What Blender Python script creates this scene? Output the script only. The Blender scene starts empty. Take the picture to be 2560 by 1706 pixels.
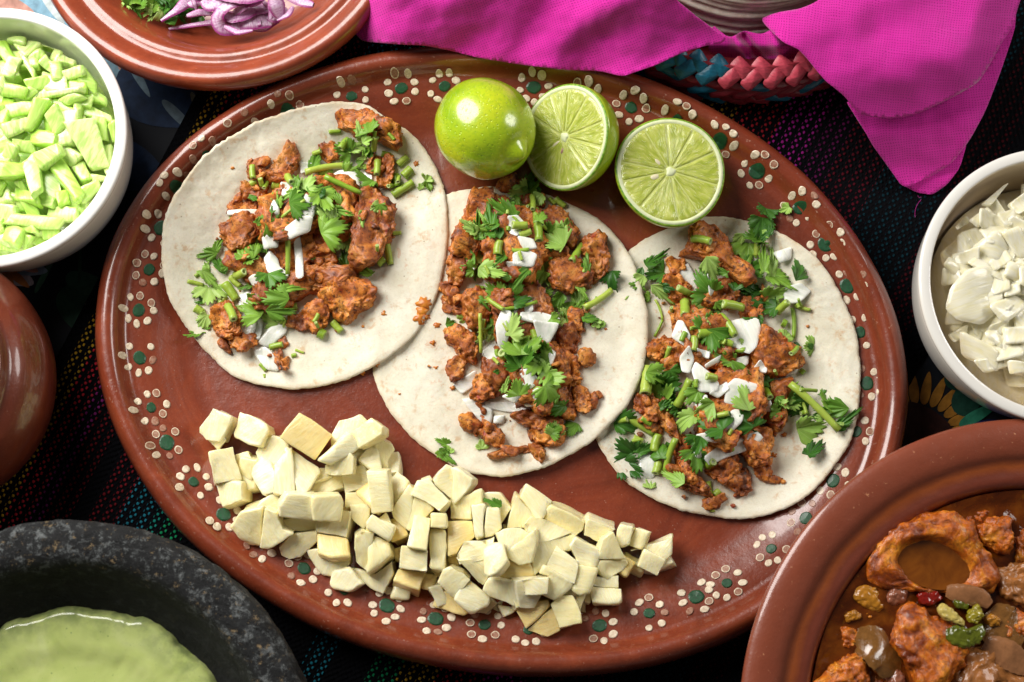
import bpy, bmesh, math, random
import numpy as np
from mathutils import Vector, Matrix, Euler, noise
from mathutils.geometry import delaunay_2d_cdt

SC = bpy.context.scene
COL = SC.collection
PI = math.pi
CM = 0.01            # everything is laid out in centimetres and written in metres

# ------------------------------------------------------------------ camera
TILT = math.radians(10.0); DIST = 72.0; FOC = 50.0; PXS = 36.0 / 2560
cam_d = bpy.data.cameras.new('camera'); cam = bpy.data.objects.new('camera', cam_d); COL.objects.link(cam)
CAMP = np.array([0, -DIST * math.sin(TILT), DIST * math.cos(TILT)])
cam.location = CAMP * CM; cam.rotation_euler = (TILT, 0, 0)
cam_d.lens = FOC; cam_d.sensor_width = 36; cam_d.clip_start = .05; cam_d.clip_end = 50
cam_d.dof.use_dof = True; cam_d.dof.focus_distance = .715; cam_d.dof.aperture_fstop = 11
SC.camera = cam
# ------------------------------------------------------------------ world and lamps
w = bpy.data.worlds.new("World"); SC.world = w; w.use_nodes = True
w.node_tree.nodes['Background'].inputs[0].default_value = (1.0, .97, .94, 1)
w.node_tree.nodes['Background'].inputs[1].default_value = .07
def softbox(name, d, dist, sx, sy, power, col):
    L = bpy.data.lights.new(name, 'AREA'); L.shape = 'ELLIPSE'; L.size = sx * CM; L.size_y = sy * CM
    L.energy = power; L.color = col
    o = bpy.data.objects.new(name, L); COL.objects.link(o)
    v = Vector(d).normalized(); o.location = v * dist * CM
    o.rotation_euler = v.to_track_quat('Z', 'Y').to_euler(); return o
softbox('key_softbox', (-.58, .50, .66), 90, 62, 76, 14.2, (1, .965, .92))
softbox('fill_softbox', (.80, .30, .52), 115, 36, 44, 3.8, (1, .96, .92))
SC.view_settings.view_transform = 'Standard'; SC.view_settings.look = 'None'
SC.view_settings.exposure = 0; SC.view_settings.gamma = 1
SC.render.engine = 'CYCLES'

# ------------------------------------------------------------------ placing helpers
cT, sT = math.cos(TILT), math.sin(TILT)
def P(px, py, z=0.0):
    """point of the place (cm) seen at a photograph pixel, at height z"""
    a = (px - 1280) * PXS; b = (853 - py) * PXS
    rx, ry, rz = a, FOC * sT + b * cT, -FOC * cT + b * sT
    k = (z - CAMP[2]) / rz
    return (CAMP[0] + rx * k, CAMP[1] + ry * k, z)
def V(view, pts):
    ox, oy, s = view
    return [(ox + x / s, oy + y / s) for x, y in pts]
T1 = (380, 230, 2.0368); T2 = (920, 440, 2.0361); T3 = (1460, 510, 1.9597)
VA = (480, 990, 3.1367); VB = (1050, 1120, 3.1358)
R1 = (0, 0, 2.736); R3 = (1700, 0, 2.736); R4 = (0, 568, 2.736); R5 = (1700, 568, 2.736); R8 = (1700, 1136, 2.736)
S1 = (300, 0, 4.525); S2 = (1600, 0, 3.3614)
rnd = random.Random(7)
def mesh_obj(name, verts, faces, mat, parent=None, origin=None, smooth=True, uvs=None, mats=None, midx=None, attr=None):
    """one mesh object from centimetre coordinates; origin in cm"""
    if origin is None:
        a = np.array(verts); origin = (float(a[:, 0].mean()), float(a[:, 1].mean()), float(a[:, 2].min()))
    me = bpy.data.meshes.new(name)
    o3 = np.array(origin)
    me.from_pydata(((np.array(verts, dtype=float) - o3) * CM).tolist(), [], faces)
    if smooth: me.polygons.foreach_set('use_smooth', [True] * len(me.polygons))
    for m in (mats or [mat]): me.materials.append(m)
    if midx is not None: me.polygons.foreach_set('material_index', midx)
    if uvs is not None:
        uv = me.uv_layers.new(name='UVMap'); li = np.zeros(len(me.loops), dtype=np.int32); me.loops.foreach_get('vertex_index', li)
        uv.data.foreach_set('uv', np.array(uvs, dtype=np.float32)[li].ravel())
    if attr is not None:
        at = me.attributes.new('prof', 'FLOAT', 'POINT'); at.data.foreach_set('value', np.array(attr, dtype=np.float32))
    me.update()
    o = bpy.data.objects.new(name, me); COL.objects.link(o)
    loc = Vector(origin) * CM
    if parent is not None:
        o.parent = parent; loc = loc - Vector(parent['_w']) if '_w' in parent else loc - parent.location
    o.location = loc; o['_w'] = tuple(Vector(origin) * CM)
    return o
def empty(name, origin, rot=None):
    o = bpy.data.objects.new(name, None); COL.objects.link(o); o.location = Vector(origin) * CM
    o.empty_display_size = .01; o['_w'] = tuple(o.location)
    if rot: o.rotation_euler = rot
    return o
def tag(o, label, cat, group=None):
    o['label'] = label; o['category'] = cat
    if group: o['group'] = group
    return o
def structure(o): o['kind'] = 'structure'; return o
def nz(x, y, z=0.0, o=3):  return noise.fractal(Vector((x, y, z)), 1.0, 2.0, o)
def smoothstep(a, b, x):
    t = np.clip((np.asarray(x, float) - a) / (b - a), 0, 1); return t * t * (3 - 2 * t)
def inside(p, poly):
    x, y = p; c = False; n = len(poly); j = n - 1
    for i in range(n):
        xi, yi = poly[i]; xj, yj = poly[j]
        if (yi > y) != (yj > y) and x < (xj - xi) * (y - yi) / (yj - yi) + xi: c = not c
        j = i
    return c
def resample(poly, n):
    p = np.array(list(poly) + [poly[0]], float); d = np.r_[0, np.cumsum(np.hypot(*np.diff(p, axis=0).T))]
    t = np.linspace(0, d[-1], n, endpoint=False)
    return np.c_[np.interp(t, d, p[:, 0]), np.interp(t, d, p[:, 1])]
def chaikin(poly, k=1, c=.25):
    p = [tuple(q) for q in poly]
    for _ in range(k):
        q = []
        for i in range(len(p)):
            a, b = p[i], p[(i + 1) % len(p)]
            q += [(a[0] * (1 - c) + b[0] * c, a[1] * (1 - c) + b[1] * c), (a[0] * c + b[0] * (1 - c), a[1] * c + b[1] * (1 - c))]
        p = q
    return p
def area_centroid(poly):
    p = np.array(poly, float); x, y = p.T; x2, y2 = np.roll(x, -1), np.roll(y, -1); c = x * y2 - x2 * y; A = c.sum() / 2
    if abs(A) < 1e-9: return p.mean(0), 0
    return np.array([((x + x2) * c).sum() / (6 * A), ((y + y2) * c).sum() / (6 * A)]), abs(A)

# ------------------------------------------------------------------ material helpers
class NT:
    def __init__(s, name, **kw):
        s.m = bpy.data.materials.new(name); s.m.use_nodes = True; s.t = s.m.node_tree
        s.b = s.t.nodes['Principled BSDF']
        for k, v in kw.items(): s.set(k, v)
        s._c = None
    def set(s, k, v):
        k = k.replace('_', ' ')
        i = s.b.inputs[k]
        if isinstance(v, bpy.types.NodeSocket): s.t.links.new(v, i)
        elif isinstance(v, (tuple, list)) and len(v) == 3 and i.type == 'RGBA': i.default_value = (*v, 1)
        else: i.default_value = v
    def n(s, ty, **kw):
        x = s.t.nodes.new(ty)
        for k, v in kw.items(): setattr(x, k, v)
        return x
    def link(s, a, b):
        if isinstance(a, bpy.types.NodeSocket): s.t.links.new(a, b)
        elif isinstance(a, (tuple, list)) and len(a) == 3 and b.type == 'RGBA': b.default_value = (*a, 1)
        else: b.default_value = a
    def co(s, rnd_off=True, scale=(100, 100, 100)):
        """object coordinates in centimetres, shifted per object"""
        tc = s.n('ShaderNodeTexCoord'); mp = s.n('ShaderNodeMapping'); mp.inputs['Scale'].default_value = scale
        s.t.links.new(tc.outputs['Object'], mp.inputs[0])
        if rnd_off:
            oi = s.n('ShaderNodeObjectInfo'); ml = s.n('ShaderNodeMath', operation='MULTIPLY'); ml.inputs[1].default_value = 57.0
            s.t.links.new(oi.outputs['Random'], ml.inputs[0]); s.t.links.new(ml.outputs[0], mp.inputs['Location'])
            m2 = s.n('ShaderNodeMath', operation='MULTIPLY'); m2.inputs[1].default_value = 40.0; cx = s.n('ShaderNodeCombineXYZ')
            s.t.links.new(oi.outputs['Random'], m2.inputs[0]); s.t.links.new(m2.outputs[0], cx.inputs[2]); s.t.links.new(oi.outputs['Random'], cx.inputs[0]); s.t.links.new(cx.outputs[0], mp.inputs['Rotation'])
        return mp.outputs[0]
    def uv(s): return s.n('ShaderNodeTexCoord').outputs['UV']
    def noise(s, v, scale, detail=3, rough=.5, dist=0, col=False):
        x = s.n('ShaderNodeTexNoise'); s.t.links.new(v, x.inputs['Vector']); x.inputs['Scale'].default_value = scale
        x.inputs['Detail'].default_value = detail; x.inputs['Roughness'].default_value = rough; x.inputs['Distortion'].default_value = dist
        return x.outputs['Color' if col else 'Fac']
    def vor(s, v, scale, feat='F1', out='Distance', rand=1):
        x = s.n('ShaderNodeTexVoronoi', feature=feat); s.t.links.new(v, x.inputs['Vector']); x.inputs['Scale'].default_value = scale
        x.inputs['Randomness'].default_value = rand
        return x.outputs[out]
    def ramp(s, f, stops, interp='LINEAR'):
        x = s.n('ShaderNodeValToRGB'); s.link(f, x.inputs[0]); cr = x.color_ramp; cr.interpolation = interp
        while len(cr.elements) < len(stops): cr.elements.new(.5)
        for e, (p, c) in zip(cr.elements, stops):
            e.position = p; e.color = (*c, 1) if isinstance(c, (tuple, list)) else (c, c, c, 1)
        return x.outputs[0]
    def mix(s, f, a, b, mode='MIX'):
        x = s.n('ShaderNodeMix', data_type='RGBA', blend_type=mode)
        s.link(f, x.inputs[0]); s.link(a, x.inputs[6]); s.link(b, x.inputs[7]); return x.outputs[2]
    def math(s, op, a, b=0.0, c=None):
        x = s.n('ShaderNodeMath', operation=op); s.link(a, x.inputs[0]); s.link(b, x.inputs[1])
        if c is not None: s.link(c, x.inputs[2])
        return x.outputs[0]
    def sep(s, v): return s.n_out(s.n('ShaderNodeSeparateXYZ'), v)
    def n_out(s, x, v): s.t.links.new(v, x.inputs[0]); return x.outputs
    def comb(s, x, y, z=0.0):
        c = s.n('ShaderNodeCombineXYZ'); s.link(x, c.inputs[0]); s.link(y, c.inputs[1]); s.link(z, c.inputs[2]); return c.outputs[0]
    def scalev(s, v, sc):
        mp = s.n('ShaderNodeMapping'); mp.inputs['Scale'].default_value = sc; s.t.links.new(v, mp.inputs[0]); return mp.outputs[0]
    def rnd(s): return s.n('ShaderNodeObjectInfo').outputs['Random']
    def attr(s, name='prof'):
        x = s.n('ShaderNodeAttribute'); x.attribute_name = name; return x.outputs['Fac']
    def bump(s, h, strength=.5, dist=.02, prev=None):
        x = s.n('ShaderNodeBump'); s.link(h, x.inputs['Height']); x.inputs['Strength'].default_value = strength
        x.inputs['Distance'].default_value = dist * CM
        if prev is not None: s.t.links.new(prev, x.inputs['Normal'])
        s.t.links.new(x.outputs[0], s.b.inputs['Normal']); return x.outputs[0]
    def sss(s, w, rad, scale=.3):
        s.b.inputs['Subsurface Weight'].default_value = w; s.b.inputs['Subsurface Radius'].default_value = rad
        s.b.inputs['Subsurface Scale'].default_value = scale * CM

def clay_mat(name, dark=1.0, rough=.24, band=False):
    k = NT(name); v = k.co(False); pr = k.attr()
    sv = k.comb(k.math('MULTIPLY', pr, 9.0), k.noise(v, .25, 2), 0.0)
    streak = k.noise(k.comb(k.math('MULTIPLY', pr, 2.6), k.math('MULTIPLY', k.noise(v, .12, 1), 3.0), 0.0), 3.0, 4, .6)
    big = k.noise(v, .22, 3, .5, .4); fine = k.noise(v, 9, 3, .7)
    c = k.ramp(streak, [(.28, (.150 * dark, .025 * dark, .010 * dark)), (.52, (.24 * dark, .042 * dark, .016 * dark)), (.75, (.36 * dark, .072 * dark, .026 * dark))])
    c = k.mix(k.math('MULTIPLY', k.ramp(big, [(.35, 0.0), (.7, 1.0)]), .4), c, (.17 * dark, .034 * dark, .013 * dark))
    chip = k.ramp(k.noise(v, 4.2, 5, .65, .3), [(.64, 0.0), (.70, 1.0)])
    rimz = k.ramp(pr, [(.0, 0.0), (.08, 1.0), (.16, 1.0), (.22, 0.0)])
    c = k.mix(k.math('MULTIPLY', k.math('MULTIPLY', chip, rimz), .75), c, (.50 * dark, .27 * dark, .19 * dark))
    sp = k.ramp(k.vor(v, 2.6), [(.045, 1.0), (.075, 0.0)])
    c = k.mix(k.math('MULTIPLY', sp, .55), c, (.52 * dark, .33 * dark, .25 * dark))
    dsp = k.ramp(k.vor(k.scalev(v, (1.1, .9, 1)), 1.7), [(.03, 1.0), (.05, 0.0)])
    c = k.mix(k.math('MULTIPLY', dsp, .9), c, (.03, .015, .01))
    c = k.mix(k.math('MULTIPLY', k.ramp(fine, [(.55, 0.0), (.8, 1.0)]), .22), c, (.46, .2, .11))
    if band:
        wv = k.math('ADD', pr, k.math('MULTIPLY', k.noise(v, .5, 4, .6), .06))
        c = k.mix(.75, c, k.ramp(wv, [(.40, (.26, .065, .032)), (.53, (.23, .055, .026)), (.58, (.17, .040, .015)), (.625, (.34, .080, .012)), (.67, (.13, .026, .011)), (.74, (.19, .04, .02)), (.80, (.10, .018, .009)), (.90, (.15, .03, .012))]))
        c = k.mix(k.math('MULTIPLY', k.math('MULTIPLY', chip, k.ramp(pr, [(.42, 0.0), (.45, 1.0), (.49, 1.0), (.52, 0.0)])), .9), c, (.58, .25, .12))
    k.set('Base_Color', c)
    k.set('Roughness', k.math('ADD', rough, k.math('MULTIPLY', k.noise(v, 1.1, 4, .7), .22)))
    k.set('Coat_Weight', .7); k.set('Coat_Roughness', .09); k.set('Specular_IOR_Level', .5)
    b = k.bump(k.noise(v, 1.3, 4, .55), .35, .10)
    b = k.bump(streak, .25, .05, b); k.bump(k.math('ADD', fine, k.math('MULTIPLY', k.math('ADD', chip, sp), .5)), .3, .022, b)
    return k.m
M_CLAY = clay_mat('glazed_clay', .9, .2); M_CLAY2 = clay_mat('glazed_clay_bright', 1.18, .2); M_CLAY3 = clay_mat('glazed_clay_dark', .62, .25)
M_CLAY4 = clay_mat('stew_bowl_clay', .95, .26, True)
def simple(name, col, rough=.5, nscale=3., amt=.3, bumpd=.03, **kw):
    k = NT(name, Roughness=rough, **kw); v = k.co()
    c2 = tuple(x * (1 - amt) for x in col)
    k.set('Base_Color', k.mix(k.ramp(k.noise(v, nscale, 4, .6), [(.3, 0.0), (.7, 1.0)]), c2, col))
    k.bump(k.noise(v, nscale * 2, 4, .6), .4, bumpd); return k
def dot_mat(name, col, c2):
    k = NT(name, Roughness=.42, Coat_Weight=.1); v = k.co(False)
    f = k.ramp(k.noise(v, 7, 4, .7), [(.35, 0.0), (.62, 1.0)])
    k.set('Base_Color', k.mix(f, c2, col)); k.bump(k.noise(v, 6, 4), .4, .02); return k.m
M_DOTW = dot_mat('cream_slip', (.86, .76, .58), (.62, .48, .33)); M_DOTF = dot_mat('worn_cream_slip', (.42, .25, .17), (.27, .09, .045))
M_DOTG = dot_mat('green_slip', (.008, .085, .028), (.012, .045, .018))

def tortilla_mat(name, d=1.0, seed=0.):
    k = NT(name, Roughness=.62); v = k.co()
    n1 = k.noise(v, .55, 4, .6, .4); n2 = k.noise(v, 7, 5, .75); sp = k.vor(v, 1.3)
    c = k.ramp(n1, [(.25, (.72 * d, .67 * d, .51 * d)), (.5, (.80 * d, .76 * d, .61 * d)), (.8, (.87 * d, .84 * d, .71 * d))])
    c = k.mix(k.math('MULTIPLY', k.ramp(n2, [(.5, 0.0), (.75, 1.0)]), .4), c, (.56 * d, .47 * d, .31 * d))
    c = k.mix(k.math('MULTIPLY', k.ramp(sp, [(.03, 1.0), (.06, 0.0)]), .7), c, (.26, .17, .08))
    toast = k.math('MULTIPLY', k.ramp(k.noise(v, .9, 4, .6, .6), [(.53, 0.0), (.64, 1.0)]), k.ramp(k.noise(v, 3.4, 3, .6), [(.45, 0.0), (.60, 1.0)]))
    c = k.mix(k.math('MULTIPLY', toast, .62), c, (.60, .37, .17))
    # tiny sauce stains towards the middle and the toasted edge
    pr = k.attr(); st = k.ramp(k.noise(v, 1.9, 4, .7, .5), [(.59, 0.0), (.66, 1.0)])
    c = k.mix(k.math('MULTIPLY', k.math('MULTIPLY', st, k.ramp(pr, [(.45, .8), (.9, .25)])), .6), c, (.62, .22, .05))
    c = k.mix(k.math('MULTIPLY', k.ramp(pr, [(.955, 0.0), (.995, 1.0)]), k.ramp(k.noise(v, 1.5, 3), [(.35, 0.05), (.7, .5)])), c, (.62, .43, .22))
    k.set('Base_Color', c); k.sss(.12, (1, .7, .4), .12)
    b = k.bump(k.noise(v, 1.3, 5, .6), .45, .10)
    k.bump(k.math('ADD', n2, k.math('MULTIPLY', k.noise(v, 16, 3, .7), .6)), .45, .035, b)
    return k.m
M_TORT = tortilla_mat('corn_tortilla')

def meat_mat():
    k = NT('spiced_meat'); v = k.co(); r = k.rnd()
    n1 = k.noise(v, 1.1, 5, .62, .3); n2 = k.noise(v, 4.5, 5, .72)
    c = k.ramp(n1, [(.30, (.17, .036, .006)), (.42, (.46, .115, .014)), (.55, (.72, .235, .026)), (.70, (.84, .38, .07))])
    c = k.mix(k.ramp(n2, [(.36, .9), (.50, 0.0)]), c, (.09, .018, .007))
    char = k.math('MULTIPLY', k.ramp(k.noise(v, .8, 5, .7, .5), [(.60, 0.0), (.67, 1.0)]), k.ramp(r, [(.3, .15), (.8, 1.0)]))
    c = k.mix(k.ramp(r, [(.0, .45), (.35, 0.0), (.8, 0.0), (1.0, .3)]), c, (.17, .038, .012)); c = k.mix(char, c, (.018, .011, .009))
    dots = k.ramp(k.vor(v, 4.2), [(.11, 1.0), (.17, 0.0)])
    c = k.mix(k.math('MULTIPLY', dots, .75), c, (.035, .014, .009))
    red = k.ramp(k.noise(v, 2.3, 2), [(.66, 0.0), (.71, 1.0)]); c = k.mix(k.math('MULTIPLY', red, .7), c, (.30, .013, .008))
    gp = k.n('ShaderNodeNewGeometry').outputs['Pointiness']; c = k.mix(k.math('MULTIPLY', k.ramp(gp, [(.54, 0.0), (.62, 1.0)]), k.ramp(k.noise(v, 1.7, 3), [(.48, 0.0), (.6, .9)])), c, (.035, .014, .008))
    k.set('Base_Color', c); k.set('Roughness', k.math('ADD', .26, k.math('MULTIPLY', n2, .35))); k.set('Specular_IOR_Level', .5); k.set('Coat_Weight', .18); k.set('Coat_Roughness', .2)
    k.sss(.08, (1, .3, .1), .15)
    b = k.bump(n2, .7, .09); k.bump(k.noise(v, 13, 4, .75), .6, .04, b); return k.m
M_MEAT = meat_mat()
def onion_mat(name, base, tint, warm=False):
    k = NT(name, Roughness=.25, Transmission_Weight=.04 if not warm else .0, IOR=1.36); v = k.co()
    st = k.noise(k.scalev(v, (5, .5, 2)), 1.5, 3, .5, .3)
    c = k.ramp(st, [(.3, tint), (.6, base)]); k.set('Base_Color', c); k.set('Coat_Weight', .5); k.set('Coat_Roughness', .08)
    k.sss(.5, (1, .95, .85), .14); k.bump(st, .5, .045); return k.m
M_ONION = onion_mat('white_onion', (.93, .93, .85), (.76, .80, .70)); M_ONION2 = onion_mat('bowl_onion', (.93, .89, .72), (.90, .84, .54), True)
def green_mat(name, a, b, vein, rough=.42, tr=.12):
    k = NT(name, Roughness=rough); v = k.co(); r = k.rnd(); u = k.sep(k.uv())
    c = k.mix(r, a, b); c = k.mix(k.math('MULTIPLY', k.noise(v, 2.2, 3), .5), c, tuple(x * .55 for x in a))
    ang = k.math('MULTIPLY', u[0], 9.0); f = k.math('ABSOLUTE', k.math('SUBTRACT', k.math('FRACT', ang), .5))
    vm = k.math('MULTIPLY', k.ramp(f, [(.0, 1.0), (.07, 0.0)]), k.ramp(u[1], [(.15, 1.0), (.9, .15)]))
    k.set('Base_Color', k.mix(k.math('MULTIPLY', vm, .65), c, vein)); k.sss(.12, (.5, 1, .2), .1)
    k.set('Specular_IOR_Level', .3)
    bb = k.bump(vm, -.35, .03); k.bump(k.noise(v, 5, 3), .4, .04, bb); return k.m
M_LEAF = green_mat('cilantro_leaf', (.075, .22, .018), (.27, .47, .055), (.40, .56, .15))
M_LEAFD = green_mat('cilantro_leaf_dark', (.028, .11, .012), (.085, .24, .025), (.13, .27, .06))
M_LEAFL = green_mat('cilantro_leaf_pale', (.30, .52, .085), (.42, .60, .15), (.56, .68, .28))
def stem_mat():
    k = NT('cilantro_stem', Roughness=.33); v = k.co(); r = k.rnd()
    c = k.mix(r, (.26, .42, .030), (.50, .60, .10)); n = k.noise(k.scalev(v, (1, 1, 1)), 3.0, 3)
    k.set('Base_Color', k.mix(k.math('MULTIPLY', n, .5), c, (.16, .32, .025))); k.sss(.2, (.6, 1, .2), .15)
    k.bump(k.noise(v, 4, 3), .4, .03); return k.m
M_STEM = stem_mat(); M_STEMC = simple('cut_stem_flesh', (.50, .62, .22), .4, 6, .3).m
def pine_mat(name, a, b, seed=0):
    k = NT(name, Roughness=.26, Specular_IOR_Level=.5); v = k.co(); r = k.rnd()
    fib = k.noise(k.scalev(v, (9, .8, 2.5)), 1.2, 4, .65, .5); big = k.noise(v, .7, 3)
    c = k.mix(r, a, b); c = k.mix(k.ramp(fib, [(.40, 0.32), (.60, 0.0)]), c, tuple(x * y for x, y in zip(b, (.94, .84, .5))))
    c = k.mix(k.ramp(big, [(.52, 0.0), (.75, .4)]), c, (.94, .82, .42))
    c = k.mix(k.ramp(k.noise(v, 1.6, 5, .7, 1.2), [(.735, 0.0), (.76, .8)]), c, (.30, .15, .035))
    k.set('Base_Color', c); k.sss(.6, (1, .85, .5), .2); k.set('Coat_Weight', .15); k.set('Coat_Roughness', .12)
    bb = k.bump(fib, .6, .05); k.bump(k.noise(v, 2.0, 4), .5, .09, bb); return k.m
M_PINE = pine_mat('pineapple_flesh', (.96, .91, .67), (.96, .86, .50)); M_PINEY = pine_mat('yellow_pineapple_flesh', (.94, .78, .38), (.93, .74, .34))
M_PINEO = pine_mat('toasted_pineapple_flesh', (.76, .53, .17), (.72, .46, .14))
M_CEL = None
def cel_mat():
    k = NT('celery_flesh', Roughness=.3); v = k.co(); r = k.rnd()
    st = k.noise(k.scalev(v, (8, .7, 2)), 1.1, 3, .5, .2)
    c = k.mix(r, (.50, .78, .11), (.88, .95, .48)); c = k.mix(k.ramp(st, [(.35, .6), (.6, 0.0)]), c, (.32, .62, .05))
    k.set('Base_Color', c); k.set('Coat_Weight', .5); k.set('Coat_Roughness', .08); k.sss(.6, (.8, 1, .5), .2); k.bump(st, .55, .05); return k.m
M_CEL = cel_mat()
M_CERA = simple('white_ceramic', (.86, .85, .82), .16, .8, .05, .02, Coat_Weight=.5).m
k = NT('cream_ceramic', Roughness=.18, Coat_Weight=.5); v = k.co(False)
k.set('Base_Color', k.mix(k.ramp(k.attr(), [(.64, 0.0), (.70, 1.0)]), (.88, .86, .80), (.92, .75, .56))); k.bump(k.noise(v, .8, 3), .3, .02); M_CERC = k.m

# ------------------------------------------------------------------ table, printed flowers, runner
def poly_plate(name, px, z, mat, parent=None, th=.02):
    pts = [P(x, y, z) for x, y in px]; n = len(pts)
    v = pts + [(a, b, c - th) for a, b, c in pts]
    f = [tuple(range(n)), tuple(range(2 * n - 1, n - 1, -1))] + [(i, i + n, (i + 1) % n + n, (i + 1) % n) for i in range(n)]
    a = area_signed([(p[0], p[1]) for p in pts])
    if a < 0: f = [t[::-1] for t in f]
    return mesh_obj(name, v, f, mat, parent, smooth=False)
def area_signed(p):
    return sum(p[i][0] * p[(i + 1) % len(p)][1] - p[(i + 1) % len(p)][0] * p[i][1] for i in range(len(p))) / 2
k = NT('dark_painted_table', Roughness=.6, Specular_IOR_Level=.12); v = k.co(False)
k.set('Base_Color', k.mix(k.noise(v, .25, 3), (.004, .005, .008), (.010, .012, .016))); k.bump(k.noise(v, 3, 3), .2, .02)
bm = bmesh.new(); bmesh.ops.create_cube(bm, size=1)
for q in bm.verts: q.co = Vector((q.co.x * 1.4, q.co.y * 1.1, q.co.z * .03 - .015))
bmesh.ops.bevel(bm, geom=bm.edges[:], offset=.004, segments=2, affect='EDGES')
me = bpy.data.meshes.new('table_top'); bm.to_mesh(me); bm.free(); me.materials.append(k.m)
table = bpy.data.objects.new('table_top', me); COL.objects.link(table); structure(table); table['_w'] = (0., 0., 0.)
paint = {}
def pm(c):
    if c not in paint:
        kk = NT('table_paint', Roughness=.6, Specular_IOR_Level=.15); vv = kk.co(False)
        kk.set('Base_Color', kk.mix(kk.ramp(kk.noise(vv, 1.6, 4, .6, .5), [(.3, 0.0), (.7, 1.0)]), tuple(x * .45 for x in c), c)); paint[c] = kk.m
    return paint[c]
zl = [.012]
def daub(x, y, a, b, ang, c, name='painted_petal', squ=1.):
    zl[0] += .0012; t = math.radians(ang); pts = []
    for i in range(22):
        s = 2 * PI * i / 22; u = a * math.cos(s); q = b * math.sin(s) * (1 - .35 * math.cos(s) * squ)
        pts.append((x + u * math.cos(t) - q * math.sin(t), y + u * math.sin(t) + q * math.cos(t)))
    return poly_plate(name, pts, zl[0], pm(c), table, .01)
BL, WB, PK, NV, GR, AM, OR = (.22, .40, .52), (.55, .62, .62), (.55, .28, .22), (.012, .03, .075), (.02, .11, .05), (.34, .15, .02), (.40, .14, .04)
for a in [(60, -10, 190, 90, 10, BL), (250, 60, 130, 100, 40, BL), (20, 10, 70, 22, 20, PK), (130, 10, 60, 16, 60, WB), (175, 40, 90, 14, 55, (.12, .25, .38)), (300, 150, 90, 60, 50, (.20, .34, .42)),
          (215, 20, 60, 14, 70, WB), (325, 165, 32, 22, 30, PK), (350, 190, 40, 10, 50, WB), (372, 205, 14, 12, 0, GR), (308, 190, 12, 10, 0, GR), (400, 240, 120, 80, 30, NV), (350, 200, 50, 10, 60, (.20, .30, .36)),
          (455, 300, 70, 12, 45, (.14, .20, .24)), (490, 262, 34, 7, 70, (.17, .17, .12)), (560, 215, 36, 5, 78, (.16, .16, .12)), (330, 420, 90, 60, 20, NV),
          (195, 770, 62, 50, 80, (.012, .055, .03)), (230, 715, 70, 26, 20, (.02, .075, .045)), (115, 680, 60, 7, -62, (.05, .13, .08)), (200, 650, 60, 4, -88, (.02, .06, .035)), (30, 685, 60, 28, 25, (.30, .25, .27)), (70, 670, 50, 20, 10, (.20, .26, .33)),
          (50, 700, 30, 10, 40, OR), (20, 690, 26, 10, 60, OR), (75, 672, 22, 9, 20, PK)]: daub(*a)
for i in range(17):   # sunflower by the stew bowl
    t = math.radians(-200 + i * 15); r = 122
    daub(2295 + r * math.cos(t), 1085 + r * math.sin(t) * .95, 42, 12, math.degrees(t), AM)
daub(2295, 1090, 92, 82, 0, (.030, .008, .006), 'painted_flower_centre')
for a in [(2425, 985, 60, 34, -60, (.012, .06, .04)), (2450, 1035, 60, 14, -30, (.03, .22, .13)), (2480, 1075, 60, 26, -10, (.006, .02, .09)), (2400, 950, 40, 30, 30, (.01, .045, .03)),
          (1830, 1600, 50, 34, 30, (.12, .035, .02)), (1790, 1660, 70, 8, 20, (.16, .06, .02)), (1900, 1690, 60, 8, 25, (.14, .05, .02)), (1760, 1640, 60, 4, 30, (.12, .12, .10)), (1700, 1695, 50, 12, 10, (.02, .10, .09))]: daub(*a)

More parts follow.
